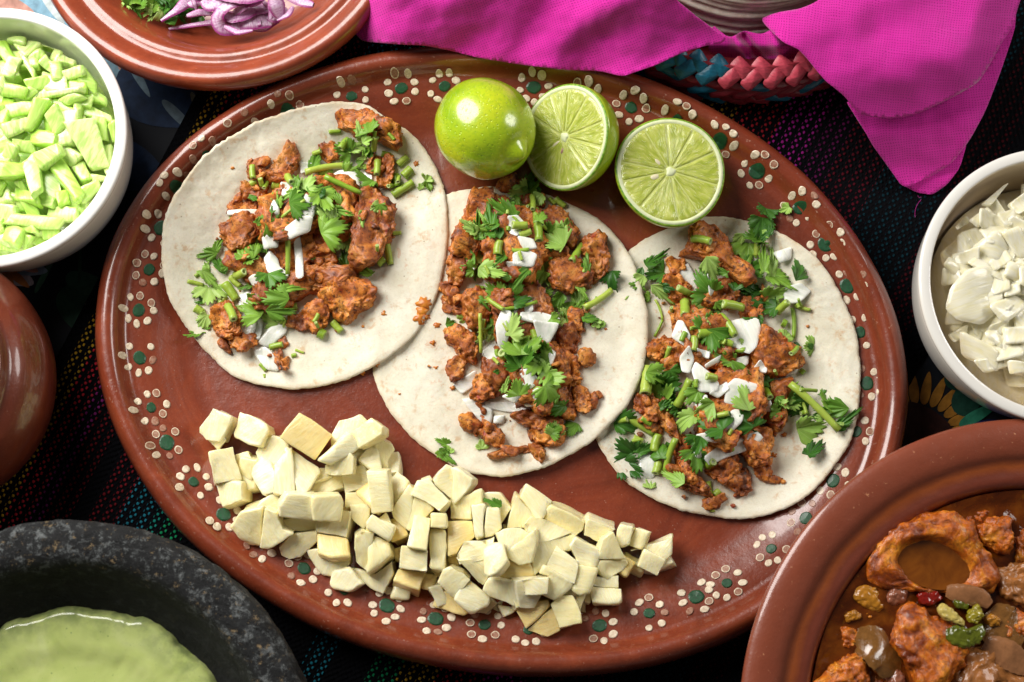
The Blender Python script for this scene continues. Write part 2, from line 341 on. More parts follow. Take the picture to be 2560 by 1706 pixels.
def runner():
    """woven runner: uv.x runs across the stripes, uv.y along them"""
    th = math.radians(62); d = np.array([math.cos(th), -math.sin(th)]); nrm = np.array([math.sin(th), math.cos(th)])
    verts, uvs = [], []; nu, nv_ = 60, 50
    us = np.linspace(545, 2460, nu); vs = np.linspace(-1750, 1550, nv_)
    for u in us:
        for v_ in vs:
            p = nrm * u + d * v_
            z = .09 + .05 * nz(p[0] * .004, p[1] * .004, 1.)
            verts.append(P(p[0], p[1], z)); uvs.append((u / 1000, v_ / 1000))
    F = [(i * nv_ + j, (i + 1) * nv_ + j, (i + 1) * nv_ + j + 1, i * nv_ + j + 1) for i in range(nu - 1) for j in range(nv_ - 1)]
    F = [f[::-1] for f in F] if True else F
    k = NT('woven_stripes', Roughness=.9, Specular_IOR_Level=.04); u, v_, _ = k.sep(k.uv())
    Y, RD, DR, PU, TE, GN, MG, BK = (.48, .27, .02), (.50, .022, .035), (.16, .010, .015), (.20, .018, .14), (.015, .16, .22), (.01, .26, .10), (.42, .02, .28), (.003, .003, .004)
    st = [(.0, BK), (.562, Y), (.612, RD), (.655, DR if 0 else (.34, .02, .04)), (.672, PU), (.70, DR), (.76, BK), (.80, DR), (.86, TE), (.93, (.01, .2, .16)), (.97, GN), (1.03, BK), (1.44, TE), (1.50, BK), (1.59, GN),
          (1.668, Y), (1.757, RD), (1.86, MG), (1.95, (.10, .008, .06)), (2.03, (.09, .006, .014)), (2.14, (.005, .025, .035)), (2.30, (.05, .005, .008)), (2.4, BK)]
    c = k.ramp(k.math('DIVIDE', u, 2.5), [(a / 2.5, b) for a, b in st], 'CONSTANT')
    s = k.math('FRACT', k.math('DIVIDE', u, .0285))
    band = k.ramp(s, [(.18, 0.0), (.24, 1.0), (.80, 1.0), (.86, 0.0)])
    a = k.math('SINE', k.math('MULTIPLY', k.math('ADD', v_, k.math('MULTIPLY', k.noise(k.uv(), 30, 2), .004)), 2 * PI / .0185))
    b = k.math('SINE', k.math('MULTIPLY', s, 4 * PI * .82))
    ch = k.math('MULTIPLY', a, b); bead = k.ramp(ch, [(.08, 0.0), (.42, 1.0)])
    m = k.math('MULTIPLY', band, bead)
    fade = k.ramp(k.noise(k.scalev(k.uv(), (4, 4, 4)), 2.2, 3), [(.3, .45), (.7, 1.0)])
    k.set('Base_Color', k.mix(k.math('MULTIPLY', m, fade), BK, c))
    k.bump(k.math('ADD', m, k.math('MULTIPLY', ch, .4)), .8, .10)
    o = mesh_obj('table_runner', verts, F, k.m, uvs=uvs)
    so = o.modifiers.new('thickness', 'SOLIDIFY'); so.thickness = .0006; so.offset = -1
    tag(o, 'black woven runner with beaded stripes in red, yellow, green and purple under the oval plate', 'table runner')
runner()

# ------------------------------------------------------------------ oval plate
PC = np.array([-.558, -.818]); PA, PB = 20.1, 15.5; PANG = math.radians(169.15 - 180)
PROF = [(0.0, 2.1), (.15, 2.6), (.45, 2.92), (.8, 3.0), (1.08, 2.82), (1.3, 2.35), (1.45, 2.02), (1.9, 1.92), (2.6, 1.70), (3.4, 1.25), (4.0, .96), (4.6, .84), (6.0, .80), (20, .80)]
pd_, pz_ = np.array(PROF).T
def plate_d(x, y):
    """distance inside the rim (cm) for plan points"""
    ca, sa = math.cos(PANG), math.sin(PANG); dx, dy = x - PC[0], y - PC[1]; u = abs(dx * ca + dy * sa); v = abs(-dx * sa + dy * ca)
    lo, hi = -8., 15.4
    for _ in range(22):
        m = (lo + hi) / 2
        if (u / (PA - m)) ** 2 + (v / (PB - m)) ** 2 < 1: lo = m
        else: hi = m
    return lo
def plate_h(x, y):
    d = plate_d(x, y); return float(np.interp(d, pd_, pz_)) if d > 0 else 0.
def plate_mesh():
    N = 220; prof = [(15.3, .80, 1.0), (12, .80, .9), (9, .80, .8), (6.0, .80, .6)]
    ds = [5.2, 4.6, 4.3, 4.0, 3.7, 3.4, 3.0, 2.6, 2.25, 1.9, 1.7, 1.5, 1.37, 1.25, 1.1, .9, .7, .5, .33, .18, .08, 0.0]
    prof += [(d, float(np.interp(d, pd_, pz_)), .02 + d * .12) for d in ds]
    prof += [(.02, 1.95, .01), (.15, 1.72, .0), (.5, 1.5, .0), (1.4, 1.1, .0), (3.0, .5, .0), (4.4, .14, 0.), (5.2, .1, 0.), (12., .1, 0.), (15.3, .1, 0.)]
    ca, sa = math.cos(PANG), math.sin(PANG); V_, A = [], []
    for d, z, a in prof:
        for i in range(N):
            t = 2 * PI * i / N; wob = .05 * nz(math.cos(t) * 1.6, math.sin(t) * 1.6, d * .05) * min(1, 3 / (d + .5)) * 2
            u = (PA - d + wob) * math.cos(t); v = (PB - d + wob) * math.sin(t)
            V_.append((PC[0] + u * ca - v * sa, PC[1] + u * sa + v * ca, z + .05 * nz(math.cos(t) * 2 + 5, math.sin(t) * 2, d * .2) * (1 if .1 < z < 2.97 and d < 1.3 else 0)))
            A.append(a)
    F = []
    for k_ in range(len(prof) - 1):
        for i in range(N):
            j = (i + 1) % N; F.append((k_ * N + i, (k_ + 1) * N + i, (k_ + 1) * N + j, k_ * N + j))
    F.append(tuple(range(N))); L = (len(prof) - 1) * N; F.append(tuple(range(L + N - 1, L - 1, -1)))
    o = mesh_obj('plate_body', V_, F, M_CLAY, plate, origin=(PC[0], PC[1], 0), attr=A); return o
plate = empty('oval_plate', (PC[0], PC[1], .1))
tag(plate, 'large oval red clay plate with painted dot flowers, carrying the three tacos', 'plate')
plate_mesh()
def on_surface(px, py, hf, z0=1.5, n=4):
    z = z0
    for _ in range(n):
        x, y, _ = P(px, py, z); z = hf(x, y)
    return (x, y, z)
FLW = [(373, 674), (347, 776), (349, 895), (378, 1019), (417, 1107), (484, 1205), (559, 1286), (760, 1421), (967, 1514), (1089, 1547), (1212, 1562), (1322, 1574), (1499, 1564), (1623, 1533),
       (1740, 1492), (1817, 1458), (1928, 1372), (2014, 1295), (2082, 1202), (2167, 959), (2150, 831), (2117, 716), (2062, 612), (1998, 521), (1890, 431), (1800, 350), (1577, 270), (1460, 243), (1334, 219), (1111, 216), (1003, 221),
       (879, 241), (2140, 1080), (655, 1358), (860, 1475), (402, 570), (445, 470), (520, 390), (610, 325), (720, 280), (1692, 300)]
def flower(px, py):
    cx, cy, cz = on_surface(px, py, plate_h)
    ca, sa = math.cos(PANG), math.sin(PANG)
    t0 = math.atan2((-(cx - PC[0]) * sa + (cy - PC[1]) * ca) / PB, ((cx - PC[0]) * ca + (cy - PC[1]) * sa) / PA)
    tx, ty = -PA * math.sin(t0), PB * math.cos(t0); L = math.hypot(tx, ty); tx, ty = tx / L, ty / L
    T = (tx * ca - ty * sa, tx * sa + ty * ca); Nn = (T[1], -T[0])
    V_, F, MI = [], [], []
    def disc(u, v, a, b, rot, mi, ring=False, hgt=.012):
        n = 14; base = len(V_); cu, su = math.cos(rot), math.sin(rot)
        rr = [1, .8, .0] if not ring else [1, .9, .78, .7]
        hh = [-.02, hgt, hgt] if not ring else [-.02, hgt * .8, hgt * .8, -.02]
        for r, h in zip(rr, hh):
            for i in range(n):
                s = 2 * PI * i / n; wa = 1 + .05 * rnd.uniform(-1, 1); p = a * r * math.cos(s) * wa; q = b * r * math.sin(s) * wa
                uu, vv = u + p * cu - q * su, v + p * su + q * cu
                x, y = cx + T[0] * uu + Nn[0] * vv, cy + T[1] * uu + Nn[1] * vv
                V_.append((x, y, plate_h(x, y) + h + .045))
        for k_ in range(len(rr) - 1):
            for i in range(n):
                j = (i + 1) % n; F.append((base + k_ * n + i, base + k_ * n + j, base + (k_ + 1) * n + j, base + (k_ + 1) * n + i)); MI.append(mi)
    big = rnd.uniform(.7, 1.08); rot0 = rnd.uniform(0, .8)
    disc(0, 0, .38 * big, .31 * big, rnd.uniform(-.3, .3), 2)
    for i in range(8):
        a = 2 * PI * i / 8 + rnd.uniform(-.13, .13) + rot0; R = rnd.uniform(.66, .80)
        if rnd.random() < .05: continue
        wr = rnd.random()
        disc(R * math.cos(a), R * math.sin(a) * .92, rnd.uniform(.175, .235), rnd.uniform(.145, .185), a * 0 + rnd.uniform(-.4, .4), 0 if wr < .68 else 1)
        if wr > .8: disc(R * math.cos(a), R * math.sin(a) * .92, .22, .18, 0, 0, True, .02)
    # outward facing
    o = mesh_obj('painted_flower', V_, F, None, plate, mats=[M_DOTW, M_DOTF, M_DOTG], midx=MI, smooth=False)
    bmm = bmesh.new(); bmm.from_mesh(o.data); bmesh.ops.remove_doubles(bmm, verts=bmm.verts, dist=1e-6); bmesh.ops.recalc_face_normals(bmm, faces=bmm.faces); bmm.to_mesh(o.data); bmm.free()
for f in FLW: flower(*f)

# ------------------------------------------------------------------ lathed vessels
def lathe(name, c, prof, mat, parent=None, N=128, attr=None, wob=.03, seed=0., origin=None):
    V_, A = [], []
    for k_, (r, z) in enumerate(prof):
        for i in range(N):
            t = 2 * PI * i / N; ww = 1 + wob * .1 * nz(math.cos(t) * 1.5 + seed, math.sin(t) * 1.5, z * .2)
            V_.append((c[0] + r * ww * math.cos(t), c[1] + r * ww * math.sin(t), z + (wob * nz(math.cos(t) * 2 + seed, math.sin(t) * 2, r * .3) if z > .2 else 0)))
            A.append(attr[k_] if attr else 0)
    F = [(k_ * N + i, k_ * N + (i + 1) % N, (k_ + 1) * N + (i + 1) % N, (k_ + 1) * N + i) for k_ in range(len(prof) - 1) for i in range(N)]
    F.append(tuple(range(N))[::-1]); L = (len(prof) - 1) * N; F.append(tuple(range(L, L + N)))
    o = mesh_obj(name, V_, F, mat, parent, origin=origin or (c[0], c[1], 0), attr=A)
    bmm = bmesh.new(); bmm.from_mesh(o.data); bmesh.ops.recalc_face_normals(bmm, faces=bmm.faces); bmm.to_mesh(o.data); bmm.free(); return o
def densify(prof, n=3):
    p = np.array(prof, float); t = np.arange(len(p)); tt = np.linspace(0, len(p) - 1, (len(p) - 1) * n + 1)
    # Catmull-Rom
    out = []
    for s in tt:
        i = min(int(s), len(p) - 2); f = s - i; p0 = p[max(i - 1, 0)]; p1 = p[i]; p2 = p[i + 1]; p3 = p[min(i + 2, len(p) - 1)]
        out.append(tuple(.5 * ((2 * p1) + (-p0 + p2) * f + (2 * p0 - 5 * p1 + 4 * p2 - p3) * f * f + (-p0 + 3 * p1 - 3 * p2 + p3) * f ** 3)))
    return out
def vessel(name, c, prof, mat, label, cat, seed=0., N=128, wob=.03, single='vessel_body'):
    p = densify(prof); at = [max(0, min(1, (prof_ - 0) / len(p))) for prof_ in range(len(p))]
    e = empty(name, (c[0], c[1], .1)); tag(e, label, cat)
    lathe(single, c, p, mat, e, N=N, attr=at, seed=seed, wob=wob); return e
CB = (-24.99, 9.04); OB = (25.84, 1.75); RP = (-14.85, 21.78); SB = (24.10, -18.45); MO = (-19.6, -20.83); POT = (-28.1, -2.72)
def bowl_prof(R, H, t=.55, foot=.78):
    return [(.01, .12), (R * .55, .12), (R * foot, .2), (R * (foot + .07), .9), (R * .94, H * .5), (R * .985, H - .8), (R * .985, H - .35), (R, H - .3), (R, H - .08), (R - .14, H), (R - t + .12, H), (R - t, H - .12), (R - t - .08, H - .8), (R - t - .35, H * .5), (R * (foot - .02), 1.0), (R * .5, .75), (.01, .75)]
celery_bowl = vessel('celery_bowl', CB, bowl_prof(6.5, 5.5), M_CERA, 'white ceramic bowl of chopped celery, at the upper left of the photo', 'bowl', 1., wob=.01, single='bowl_wall')
onion_bowl = vessel('onion_bowl', OB, bowl_prof(6.67, 5.5), M_CERC, 'cream white bowl of diced white onion, at the right edge', 'bowl', 2., wob=.01, single='bowl_wall')
red_plate = vessel('clay_dish', RP, [(.01, .1), (5.5, .1), (6.2, .3), (7.6, 1.5), (8.5, 2.4), (9.3, 2.75), (9.68, 3.15), (9.72, 3.7), (9.5, 4.1), (9.1, 4.12), (8.75, 3.9), (8.4, 3.65), (8.05, 3.7), (7.75, 3.6), (7.3, 3.1), (6.9, 2.4), (6.4, 1.75), (5.6, 1.35), (3., 1.2), (.01, 1.2)], M_CLAY2,
                   'glossy round clay dish with rolled rim holding sliced red onion and herbs', 'dish', 3., single='dish_body')
stew_bowl = vessel('stew_bowl', SB, [(.01, .1), (6., .1), (7.5, .3), (9.6, 1.6), (11.2, 3.2), (12.6, 4.1), (13.6, 4.5), (13.88, 4.9), (13.75, 5.2), (13.1, 5.32), (12.3, 5.2), (11.9, 4.95), (11.5, 4.85), (11.1, 4.85), (10.8, 4.65), (10.6, 4.2), (10.4, 3.4), (9.6, 2.4), (7.6, 1.4), (.01, 1.2)], M_CLAY4,
                   'large red clay bowl of brown stew at the lower right, overlapping the oval plate', 'bowl', 4., N=180, single='bowl_wall')
pot = vessel('clay_pot', POT, [(.01, .1), (4.2, .1), (5.0, .5), (5.9, 2.2), (6.35, 4.2), (6.3, 5.4), (5.7, 6.6), (5.2, 7.0), (5.05, 7.5), (4.75, 7.6), (4.5, 7.3), (4.4, 6.6), (4.3, 3), (3.5, 1.2), (.01, 1.)], M_CLAY3,
             'dark red clay pot cut off by the left edge of the photo', 'pot', 5., single='pot_body')
# stone mortar
def mortar():
    k = NT('volcanic_stone', Roughness=.8, Specular_IOR_Level=.35); v = k.co(False)
    n1 = k.noise(v, 1.1, 6, .7, .4); n2 = k.noise(v, 6, 6, .8)
    c = k.ramp(n1, [(.3, (.006, .0065, .007)), (.55, (.016, .017, .018)), (.75, (.045, .048, .05))])
    pr = k.attr(); rim = k.ramp(pr, [(.30, .15), (.42, 1.0), (.56, 1.0), (.66, .06)])
    gr = k.math('MULTIPLY', k.ramp(k.noise(v, 1.5, 8, .85, .3), [(.52, 0.0), (.62, 1.0)]), k.math('ADD', .05, rim))
    c = k.mix(k.math('MULTIPLY', gr, .9), c, (.24, .26, .26))
    og = k.math('MULTIPLY', k.ramp(k.noise(v, 1.9, 7, .8, .2), [(.58, 0.0), (.64, 1.0)]), rim)
    c = k.mix(k.math('MULTIPLY', og, .9), c, (.40, .28, .14))
    pit = k.ramp(k.vor(v, 2.3), [(.05, 1.0), (.15, 0.0)]); c = k.mix(k.math('MULTIPLY', pit, .9), c, (.004, .004, .004))
    k.set('Base_Color', c); b = k.bump(n1, 1.0, .3); b = k.bump(n2, 1.0, .2, b); k.bump(k.math('SUBTRACT', 1.0, pit), .8, .10, b)
    prof = [(.01, .2), (7., .2), (9.2, 1.2), (10.6, 3.6), (11.2, 5.6), (11.45, 6.9), (11.4, 7.6), (10.95, 8.05), (10.3, 8.15), (9.75, 8.0), (9.35, 7.5), (8.9, 6.7), (8.2, 5.7), (7.3, 4.6), (6., 3.6), (3., 3.0), (.01, 2.9)]
    p = densify(prof, 5); N = 260; V_, A = [], []
    for q, (r, z) in enumerate(p):
        for i in range(N):
            t = 2 * PI * i / N; x, y = r * math.cos(t), r * math.sin(t)
            d = .10 * nz(x * .8, y * .8, z * .8, 5) + .05 * nz(x * 3.5, y * 3.5, z * 3.5, 3)
            rr = r + d * (1 if r > 1 else 0); V_.append((MO[0] + rr * math.cos(t), MO[1] + rr * math.sin(t), z + d * .8)); A.append(q / len(p))
    F = [(a * N + i, a * N + (i + 1) % N, (a + 1) * N + (i + 1) % N, (a + 1) * N + i) for a in range(len(p) - 1) for i in range(N)]
    F.append(tuple(range(N))[::-1]); L = (len(p) - 1) * N; F.append(tuple(range(L, L + N)))
    e = empty('stone_mortar', (MO[0], MO[1], .2)); tag(e, 'rough black volcanic stone mortar at the lower left, filled with green salsa', 'mortar')
    o = mesh_obj('mortar_bowl', V_, F, k.m, e, origin=(MO[0], MO[1], .2), attr=A)
    bmm = bmesh.new(); bmm.from_mesh(o.data); bmesh.ops.recalc_face_normals(bmm, faces=bmm.faces); bmm.to_mesh(o.data); bmm.free()
    for a in (40, 160, 280):    # stubby feet
        t = math.radians(a); lathe('foot', (MO[0] + 7 * math.cos(t), MO[1] + 7 * math.sin(t)), [(.01, .11), (1.3, .11), (1.6, .6), (1.9, 1.6), (.01, 1.7)], k.m, e, N=24, wob=.2, seed=a)
mortar()
def salsa():
    k = NT('green_salsa', Roughness=.16, Specular_IOR_Level=.5, Coat_Weight=.3); v = k.co(False)
    n1 = k.noise(v, .5, 4, .55, .8); n2 = k.noise(v, 6, 4, .6)
    c = k.ramp(n1, [(.3, (.48, .57, .17)), (.55, (.56, .64, .22)), (.75, (.61, .68, .28))])
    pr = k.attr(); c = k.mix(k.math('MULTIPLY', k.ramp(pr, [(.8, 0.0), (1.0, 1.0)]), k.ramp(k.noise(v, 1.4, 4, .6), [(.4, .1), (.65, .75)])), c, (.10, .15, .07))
    bub = k.ramp(k.vor(v, 1.7), [(.05, 1.0), (.08, 0.0)]); c = k.mix(k.math('MULTIPLY', bub, .6), c, (.12, .24, .07)); c = k.mix(k.ramp(k.noise(v, 9, 3, .7), [(.66, 0.0), (.72, .5)]), c, (.14, .26, .05))
    k.set('Base_Color', c); k.sss(.25, (.7, 1, .3), .3)
    b = k.bump(n1, .2, .06); b = k.bump(bub, -.6, .05, b); k.bump(n2, .18, .02, b)
    N, K = 240, 46; c0 = (-19.7, -20.72); V_ = [(c0[0], c0[1], 5.3)]; A = [0]
    for q in range(1, K + 1):
        f = q / K
        for i in range(N):
            t = 2 * PI * i / N; R = 7.62 + .35 * nz(math.cos(t) * 3, math.sin(t) * 3, 3., 4) + .10 * nz(math.cos(t) * 14, math.sin(t) * 14, 3.)
            z = 5.3 + .03 * nz(f * 3 * math.cos(t), f * 3 * math.sin(t), 8.) +   .20 * float(smoothstep(.66, .80, f)) - .05 * float(smoothstep(.86, 1, f)) + .035 * nz(f * 18 * math.cos(t), f * 18 * math.sin(t), 2.) * float(smoothstep(.6, .75, f))
            if f > .97: z -= (f - .97) * 22
            V_.append((c0[0] + R * f * math.cos(t), c0[1] + R * f * math.sin(t), z)); A.append(f)
    F = [(0, 1 + i, 1 + (i + 1) % N) for i in range(N)] + [(1 + a * N + i, 1 + (a + 1) * N + i, 1 + (a + 1) * N + (i + 1) % N, 1 + a * N + (i + 1) % N) for a in range(K - 1) for i in range(N)]
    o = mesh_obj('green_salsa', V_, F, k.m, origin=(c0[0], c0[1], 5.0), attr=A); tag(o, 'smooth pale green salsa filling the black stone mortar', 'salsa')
salsa()

# ------------------------------------------------------------------ tortillas
O1 = V(T1, [(980, 45), (1080, 60), (1180, 115), (1300, 200), (1380, 270), (1440, 370), (1480, 450), (1500, 560), (1508, 680), (1500, 800), (1480, 930), (1450, 1040), (1410, 1120), (1370, 1200), (1290, 1290), (1150, 1390), (1050, 1440), (930, 1490), (760, 1520), (600, 1505), (480, 1480), (380, 1430), (290, 1340), (220, 1250), (150, 1170), (100, 1080), (65, 960), (48, 830), (52, 700), (85, 580), (140, 480), (200, 390), (280, 300), (400, 220), (520, 150), (660, 100), (800, 70), (900, 50)])
O2 = V(T2, [(400, 90), (520, 65), (640, 52), (740, 70), (880, 85), (960, 110), (1080, 170), (1170, 210), (1230, 270), (1290, 340), (1350, 440), (1390, 570), (1420, 680), (1425, 820), (1405, 960), (1380, 1060), (1320, 1170), (1230, 1270), (1150, 1350), (1020, 1430), (900, 1490), (760, 1525), (640, 1535), (520, 1515), (420, 1470), (300, 1400), (200, 1310), (110, 1200), (50, 1090), (22, 1000), (20, 860), (40, 700), (90, 540), (170, 370), (270, 210), (330, 130)])
O3 = V(T3, [(210, 235), (290, 175), (400, 120), (500, 80), (600, 60), (700, 60), (800, 80), (900, 110), (990, 150), (1060, 200), (1130, 250), (1190, 320), (1240, 400), (1290, 500), (1330, 600), (1355, 720), (1360, 850), (1350, 980), (1330, 1090), (1300, 1180), (1240, 1270), (1170, 1360), (1100, 1430), (1000, 1490), (870, 1535), (740, 1548), (620, 1530), (500, 1510), (400, 1475), (300, 1430), (200, 1360), (130, 1280), (80, 1200), (45, 1130), (10, 1020), (-15, 880), (-10, 720), (20, 560), (80, 400), (140, 310)])
HG = {}     # height grid in plan: cell 0.1 cm
GX0, GY0, GS, GN_X, GN_Y = -22., -18., .1, 440, 360
base = np.zeros((GN_X, GN_Y))
for i in range(0, GN_X):
    for j in range(0, GN_Y): 
        if i % 2 == 0 and j % 2 == 0: base[i, j] = plate_h(GX0 + i * GS, GY0 + j * GS)
base[1::2, :] = base[::2, :]; base[:, 1::2] = base[:, ::2]
def hsample(G, x, y):
    i = min(max(int(round((x - GX0) / GS)), 0), GN_X - 1); j = min(max(int(round((y - GY0) / GS)), 0), GN_Y - 1); return float(G[i, j])
def blur(G, n):
    for _ in range(n):
        G = (G + np.roll(G, 1, 0) + np.roll(G, -1, 0)) / 3; G = (G + np.roll(G, 1, 1) + np.roll(G, -1, 1)) / 3
    return G
def raster(poly):
    """mask of a plan polygon on the grid"""
    M = np.zeros((GN_X, GN_Y), bool); xs = GX0 + np.arange(GN_X) * GS; ys = GY0 + np.arange(GN_Y) * GS
    X, Y = np.meshgrid(xs, ys, indexing='ij'); n = len(poly); j = n - 1
    for i in range(n):
        xi, yi = poly[i]; xj, yj = poly[j]
        if yi != yj: M ^= ((yi > Y) != (yj > Y)) & (X < (xj - xi) * (Y - yi) / (yj - yi) + xi)
        j = i
    return M
class Surf: pass
def dilate_max(G, n):
    for _ in range(n):
        G = np.maximum.reduce([G, np.roll(G, 1, 0), np.roll(G, -1, 0), np.roll(G, 1, 1), np.roll(G, -1, 1)])
    return G
cur = base.copy(); TOR = {}
def tortilla(outline, label, edge_curl, seed, ztyp=1.1):
    global cur
    # resting height: smoothed upper envelope of what lies below
    rest = blur(dilate_max(cur, 3), 26); rest = np.maximum(rest, blur(dilate_max(cur, 2), 4)) + .03
    n = 260; pw = []
    pl = resample(chaikin(outline, 1), n)
    rng = random.Random(seed)
    for i, (x, y) in enumerate(pl):
        q = on_surface(x, y, lambda a, b: hsample(rest, a, b) + .2, ztyp); pw.append(q[:2])
    pw = np.array(pw); c, _ = area_centroid(pw)
    K = 44; TH = .15; Vt, At = [(c[0], c[1])], [0.]
    for k_ in range(1, K + 1):
        f = (k_ / K) ** .8
        for i in range(n):
            d = pw[i] - c; L = np.hypot(*d); rag = 1 + (.008 * nz(i * .12, seed, 0, 4) + .003 * rng.uniform(-1, 1)) * smoothstep(.9, 1, f)
            Vt.append(tuple(c + d * f * rag)); At.append(f)
    def zt(x, y, f):
        t = math.atan2(y - c[1], x - c[0])
        wv = .10 * nz(x * .22 + seed, y * .22, 1.) + .03 * nz(x * 1.1, y * 1.1 + seed, 2.)
        return hsample(rest, x, y) + TH + wv + .22 * float(smoothstep(.8, 1, f)) * edge_curl(t) 
    top, bot = [], []
    for (x, y), f in zip(Vt, At):
        z = zt(x, y, f) + .05; e = float(smoothstep(.97, 1, f)); top.append((x, y, z - .05 * e)); bot.append((x, y, z - TH * (1 - .35 * e)))
    N0 = len(top); Vv = top + bot; F = []
    for i in range(n):
        j = (i + 1) % n; F.append((0, 1 + i, 1 + j)); F.append((N0, N0 + 1 + j, N0 + 1 + i))
        for k_ in range(K - 1):
            a, b = 1 + k_ * n, 1 + (k_ + 1) * n; F.append((a + i, b + i, b + j, a + j)); F.append((N0 + a + j, N0 + b + j, N0 + b + i, N0 + a + i))
        a = 1 + (K - 1) * n; F.append((a + i, N0 + a + i, N0 + a + j, a + j))
    o = mesh_obj('tortilla', Vv, F, M_TORT, attr=At + At)
    tag(o, label, 'tortilla', 'corn tortillas under the taco fillings')
    m = raster([tuple(q) for q in pw]); X = np.where(m)
    H = rest + TH + .05
    cur = np.where(m, np.maximum(cur, H), cur); TOR[seed] = o
bump_dir = lambda a0, w_, s: (lambda t: s * max(0, math.cos((t - a0) / w_ * PI / 2)) if abs((t - a0 + PI) % (2 * PI) - PI) < w_ else 0.)
tortilla(O3, 'right of the three taco tortillas, its left edge tucked under the middle one', lambda t: .8 * max(0, math.cos(t + 2.2)), 3)
tortilla(O2, 'middle of the three taco tortillas, lying partly under the left tortilla', lambda t: 1.6 * max(0, math.cos(t + .6)), 2)
tortilla(O1, 'left of the three taco tortillas, resting on the plate rim, overlapping the middle one', lambda t: .9 * max(0, math.cos(t + 2.4)), 1)
def surf(x, y): return hsample(cur, x, y)

# ------------------------------------------------------------------ piece builders
def put_height(poly_xy, z):
    """raise the height grid where a piece now lies"""
    xs = [p[0] for p in poly_xy]; ys = [p[1] for p in poly_xy]
    i0, i1 = int((min(xs) - GX0) / GS), int((max(xs) - GX0) / GS) + 1; j0, j1 = int((min(ys) - GY0) / GS), int((max(ys) - GY0) / GS) + 1
    for i in range(max(i0, 0), min(i1, GN_X)):
        for j in range(max(j0, 0), min(j1, GN_Y)):
            if inside((GX0 + i * GS, GY0 + j * GS), poly_xy): cur[i, j] = max(cur[i, j], z)
def stat(poly_xy):
    xs = [p[0] for p in poly_xy]; ys = [p[1] for p in poly_xy]; vals = []
    for i in range(max(int((min(xs) - GX0) / GS), 0), min(int((max(xs) - GX0) / GS) + 2, GN_X), 2):
        for j in range(max(int((min(ys) - GY0) / GS), 0), min(int((max(ys) - GY0) / GS) + 2, GN_Y), 2):
            if inside((GX0 + i * GS, GY0 + j * GS), poly_xy): vals.append(cur[i, j])
    return np.array(vals) if vals else np.array([surf(*np.mean(poly_xy, 0))])
ICO = {}
def ico(sub):
    if sub not in ICO:
        b_ = bmesh.new(); bmesh.ops.create_icosphere(b_, subdivisions=sub, radius=1); ICO[sub] = (np.array([tuple(v.co) for v in b_.verts]), [tuple(v.index for v in f.verts) for f in b_.faces]); b_.free()
    return ICO[sub]
def chunk(name, px, zb, ht, mat, rough=.16, seed=0, sub=4, sq=.62, parent=None, fine=.05, dent=None, crumb=.08, scale=1.05):
    """an irregular lump whose seen outline is px, bottom zb, height ht; dent = (px polygon centre, radii, depth)"""
    zm = zb + ht * .5; pw = [P(x, y, zm)[:2] for x, y in px]; c, _ = area_centroid(pw)
    if not inside(tuple(c), pw): c = np.mean(pw, 0)
    rs = resample(chaikin(pw, 1, .12), 260); ang = np.arctan2(rs[:, 1] - c[1], rs[:, 0] - c[0]); rad = np.hypot(rs[:, 0] - c[0], rs[:, 1] - c[1])
    o_ = np.argsort(ang); ang, rad = ang[o_], rad[o_]; ang = np.r_[ang - 2 * PI, ang, ang + 2 * PI]; rad = np.r_[rad, rad, rad]
    D, F = ico(sub); V_ = []; tx, ty = math.sin(seed * 3.1) * .3, math.cos(seed * 5.7) * .3
    th = np.arctan2(D[:, 1], D[:, 0]); RR = np.interp(th, ang, rad) * scale; sp = np.hypot(D[:, 0], D[:, 1])
    for (dx, dy, dz), t, R_, s0 in zip(D, th, RR, sp):
        s_ = s0 ** sq; c_ = math.copysign(abs(dz) ** sq, dz); m_ = max(s_, abs(c_)) ; 
        x, y = c[0] + R_ * s_ * math.cos(t), c[1] + R_ * s_ * math.sin(t); z = zm + ht * .5 * c_
        if c_ > 0: z += ((x - c[0]) * tx + (y - c[1]) * ty) * c_ * .6
        q = Vector((x * .9 + seed * 7.3, y * .9, z * .9)); d = noise.fractal(q, .9, 2.1, 4) * rough + noise.fractal(q * 4.5, .8, 2.0, 3) * fine
        f1 = noise.voronoi(q * 4.2)[0]; d += (f1[1] - f1[0]) * crumb - .02 - rough * .6 * max(0, .22 - abs(noise.noise(q * 1.5)))
        zz = z + d * c_ * 1.3
        if dent and c_ > 0:
            (ex, ey), ra, rb, dd, ea = dent; u, v = x - ex, y - ey; u, v = u * math.cos(ea) + v * math.sin(ea), -u * math.sin(ea) + v * math.cos(ea)
            zz -= dd * float(smoothstep(1.15, .75, math.sqrt((u / ra) ** 2 + (v / rb) ** 2) + .12 * nz(x * .8, y * .8, seed)))
        V_.append((x + d * s_ * math.cos(t), y + d * s_ * math.sin(t), zz))
    return mesh_obj(name, V_, F, mat, parent), pw
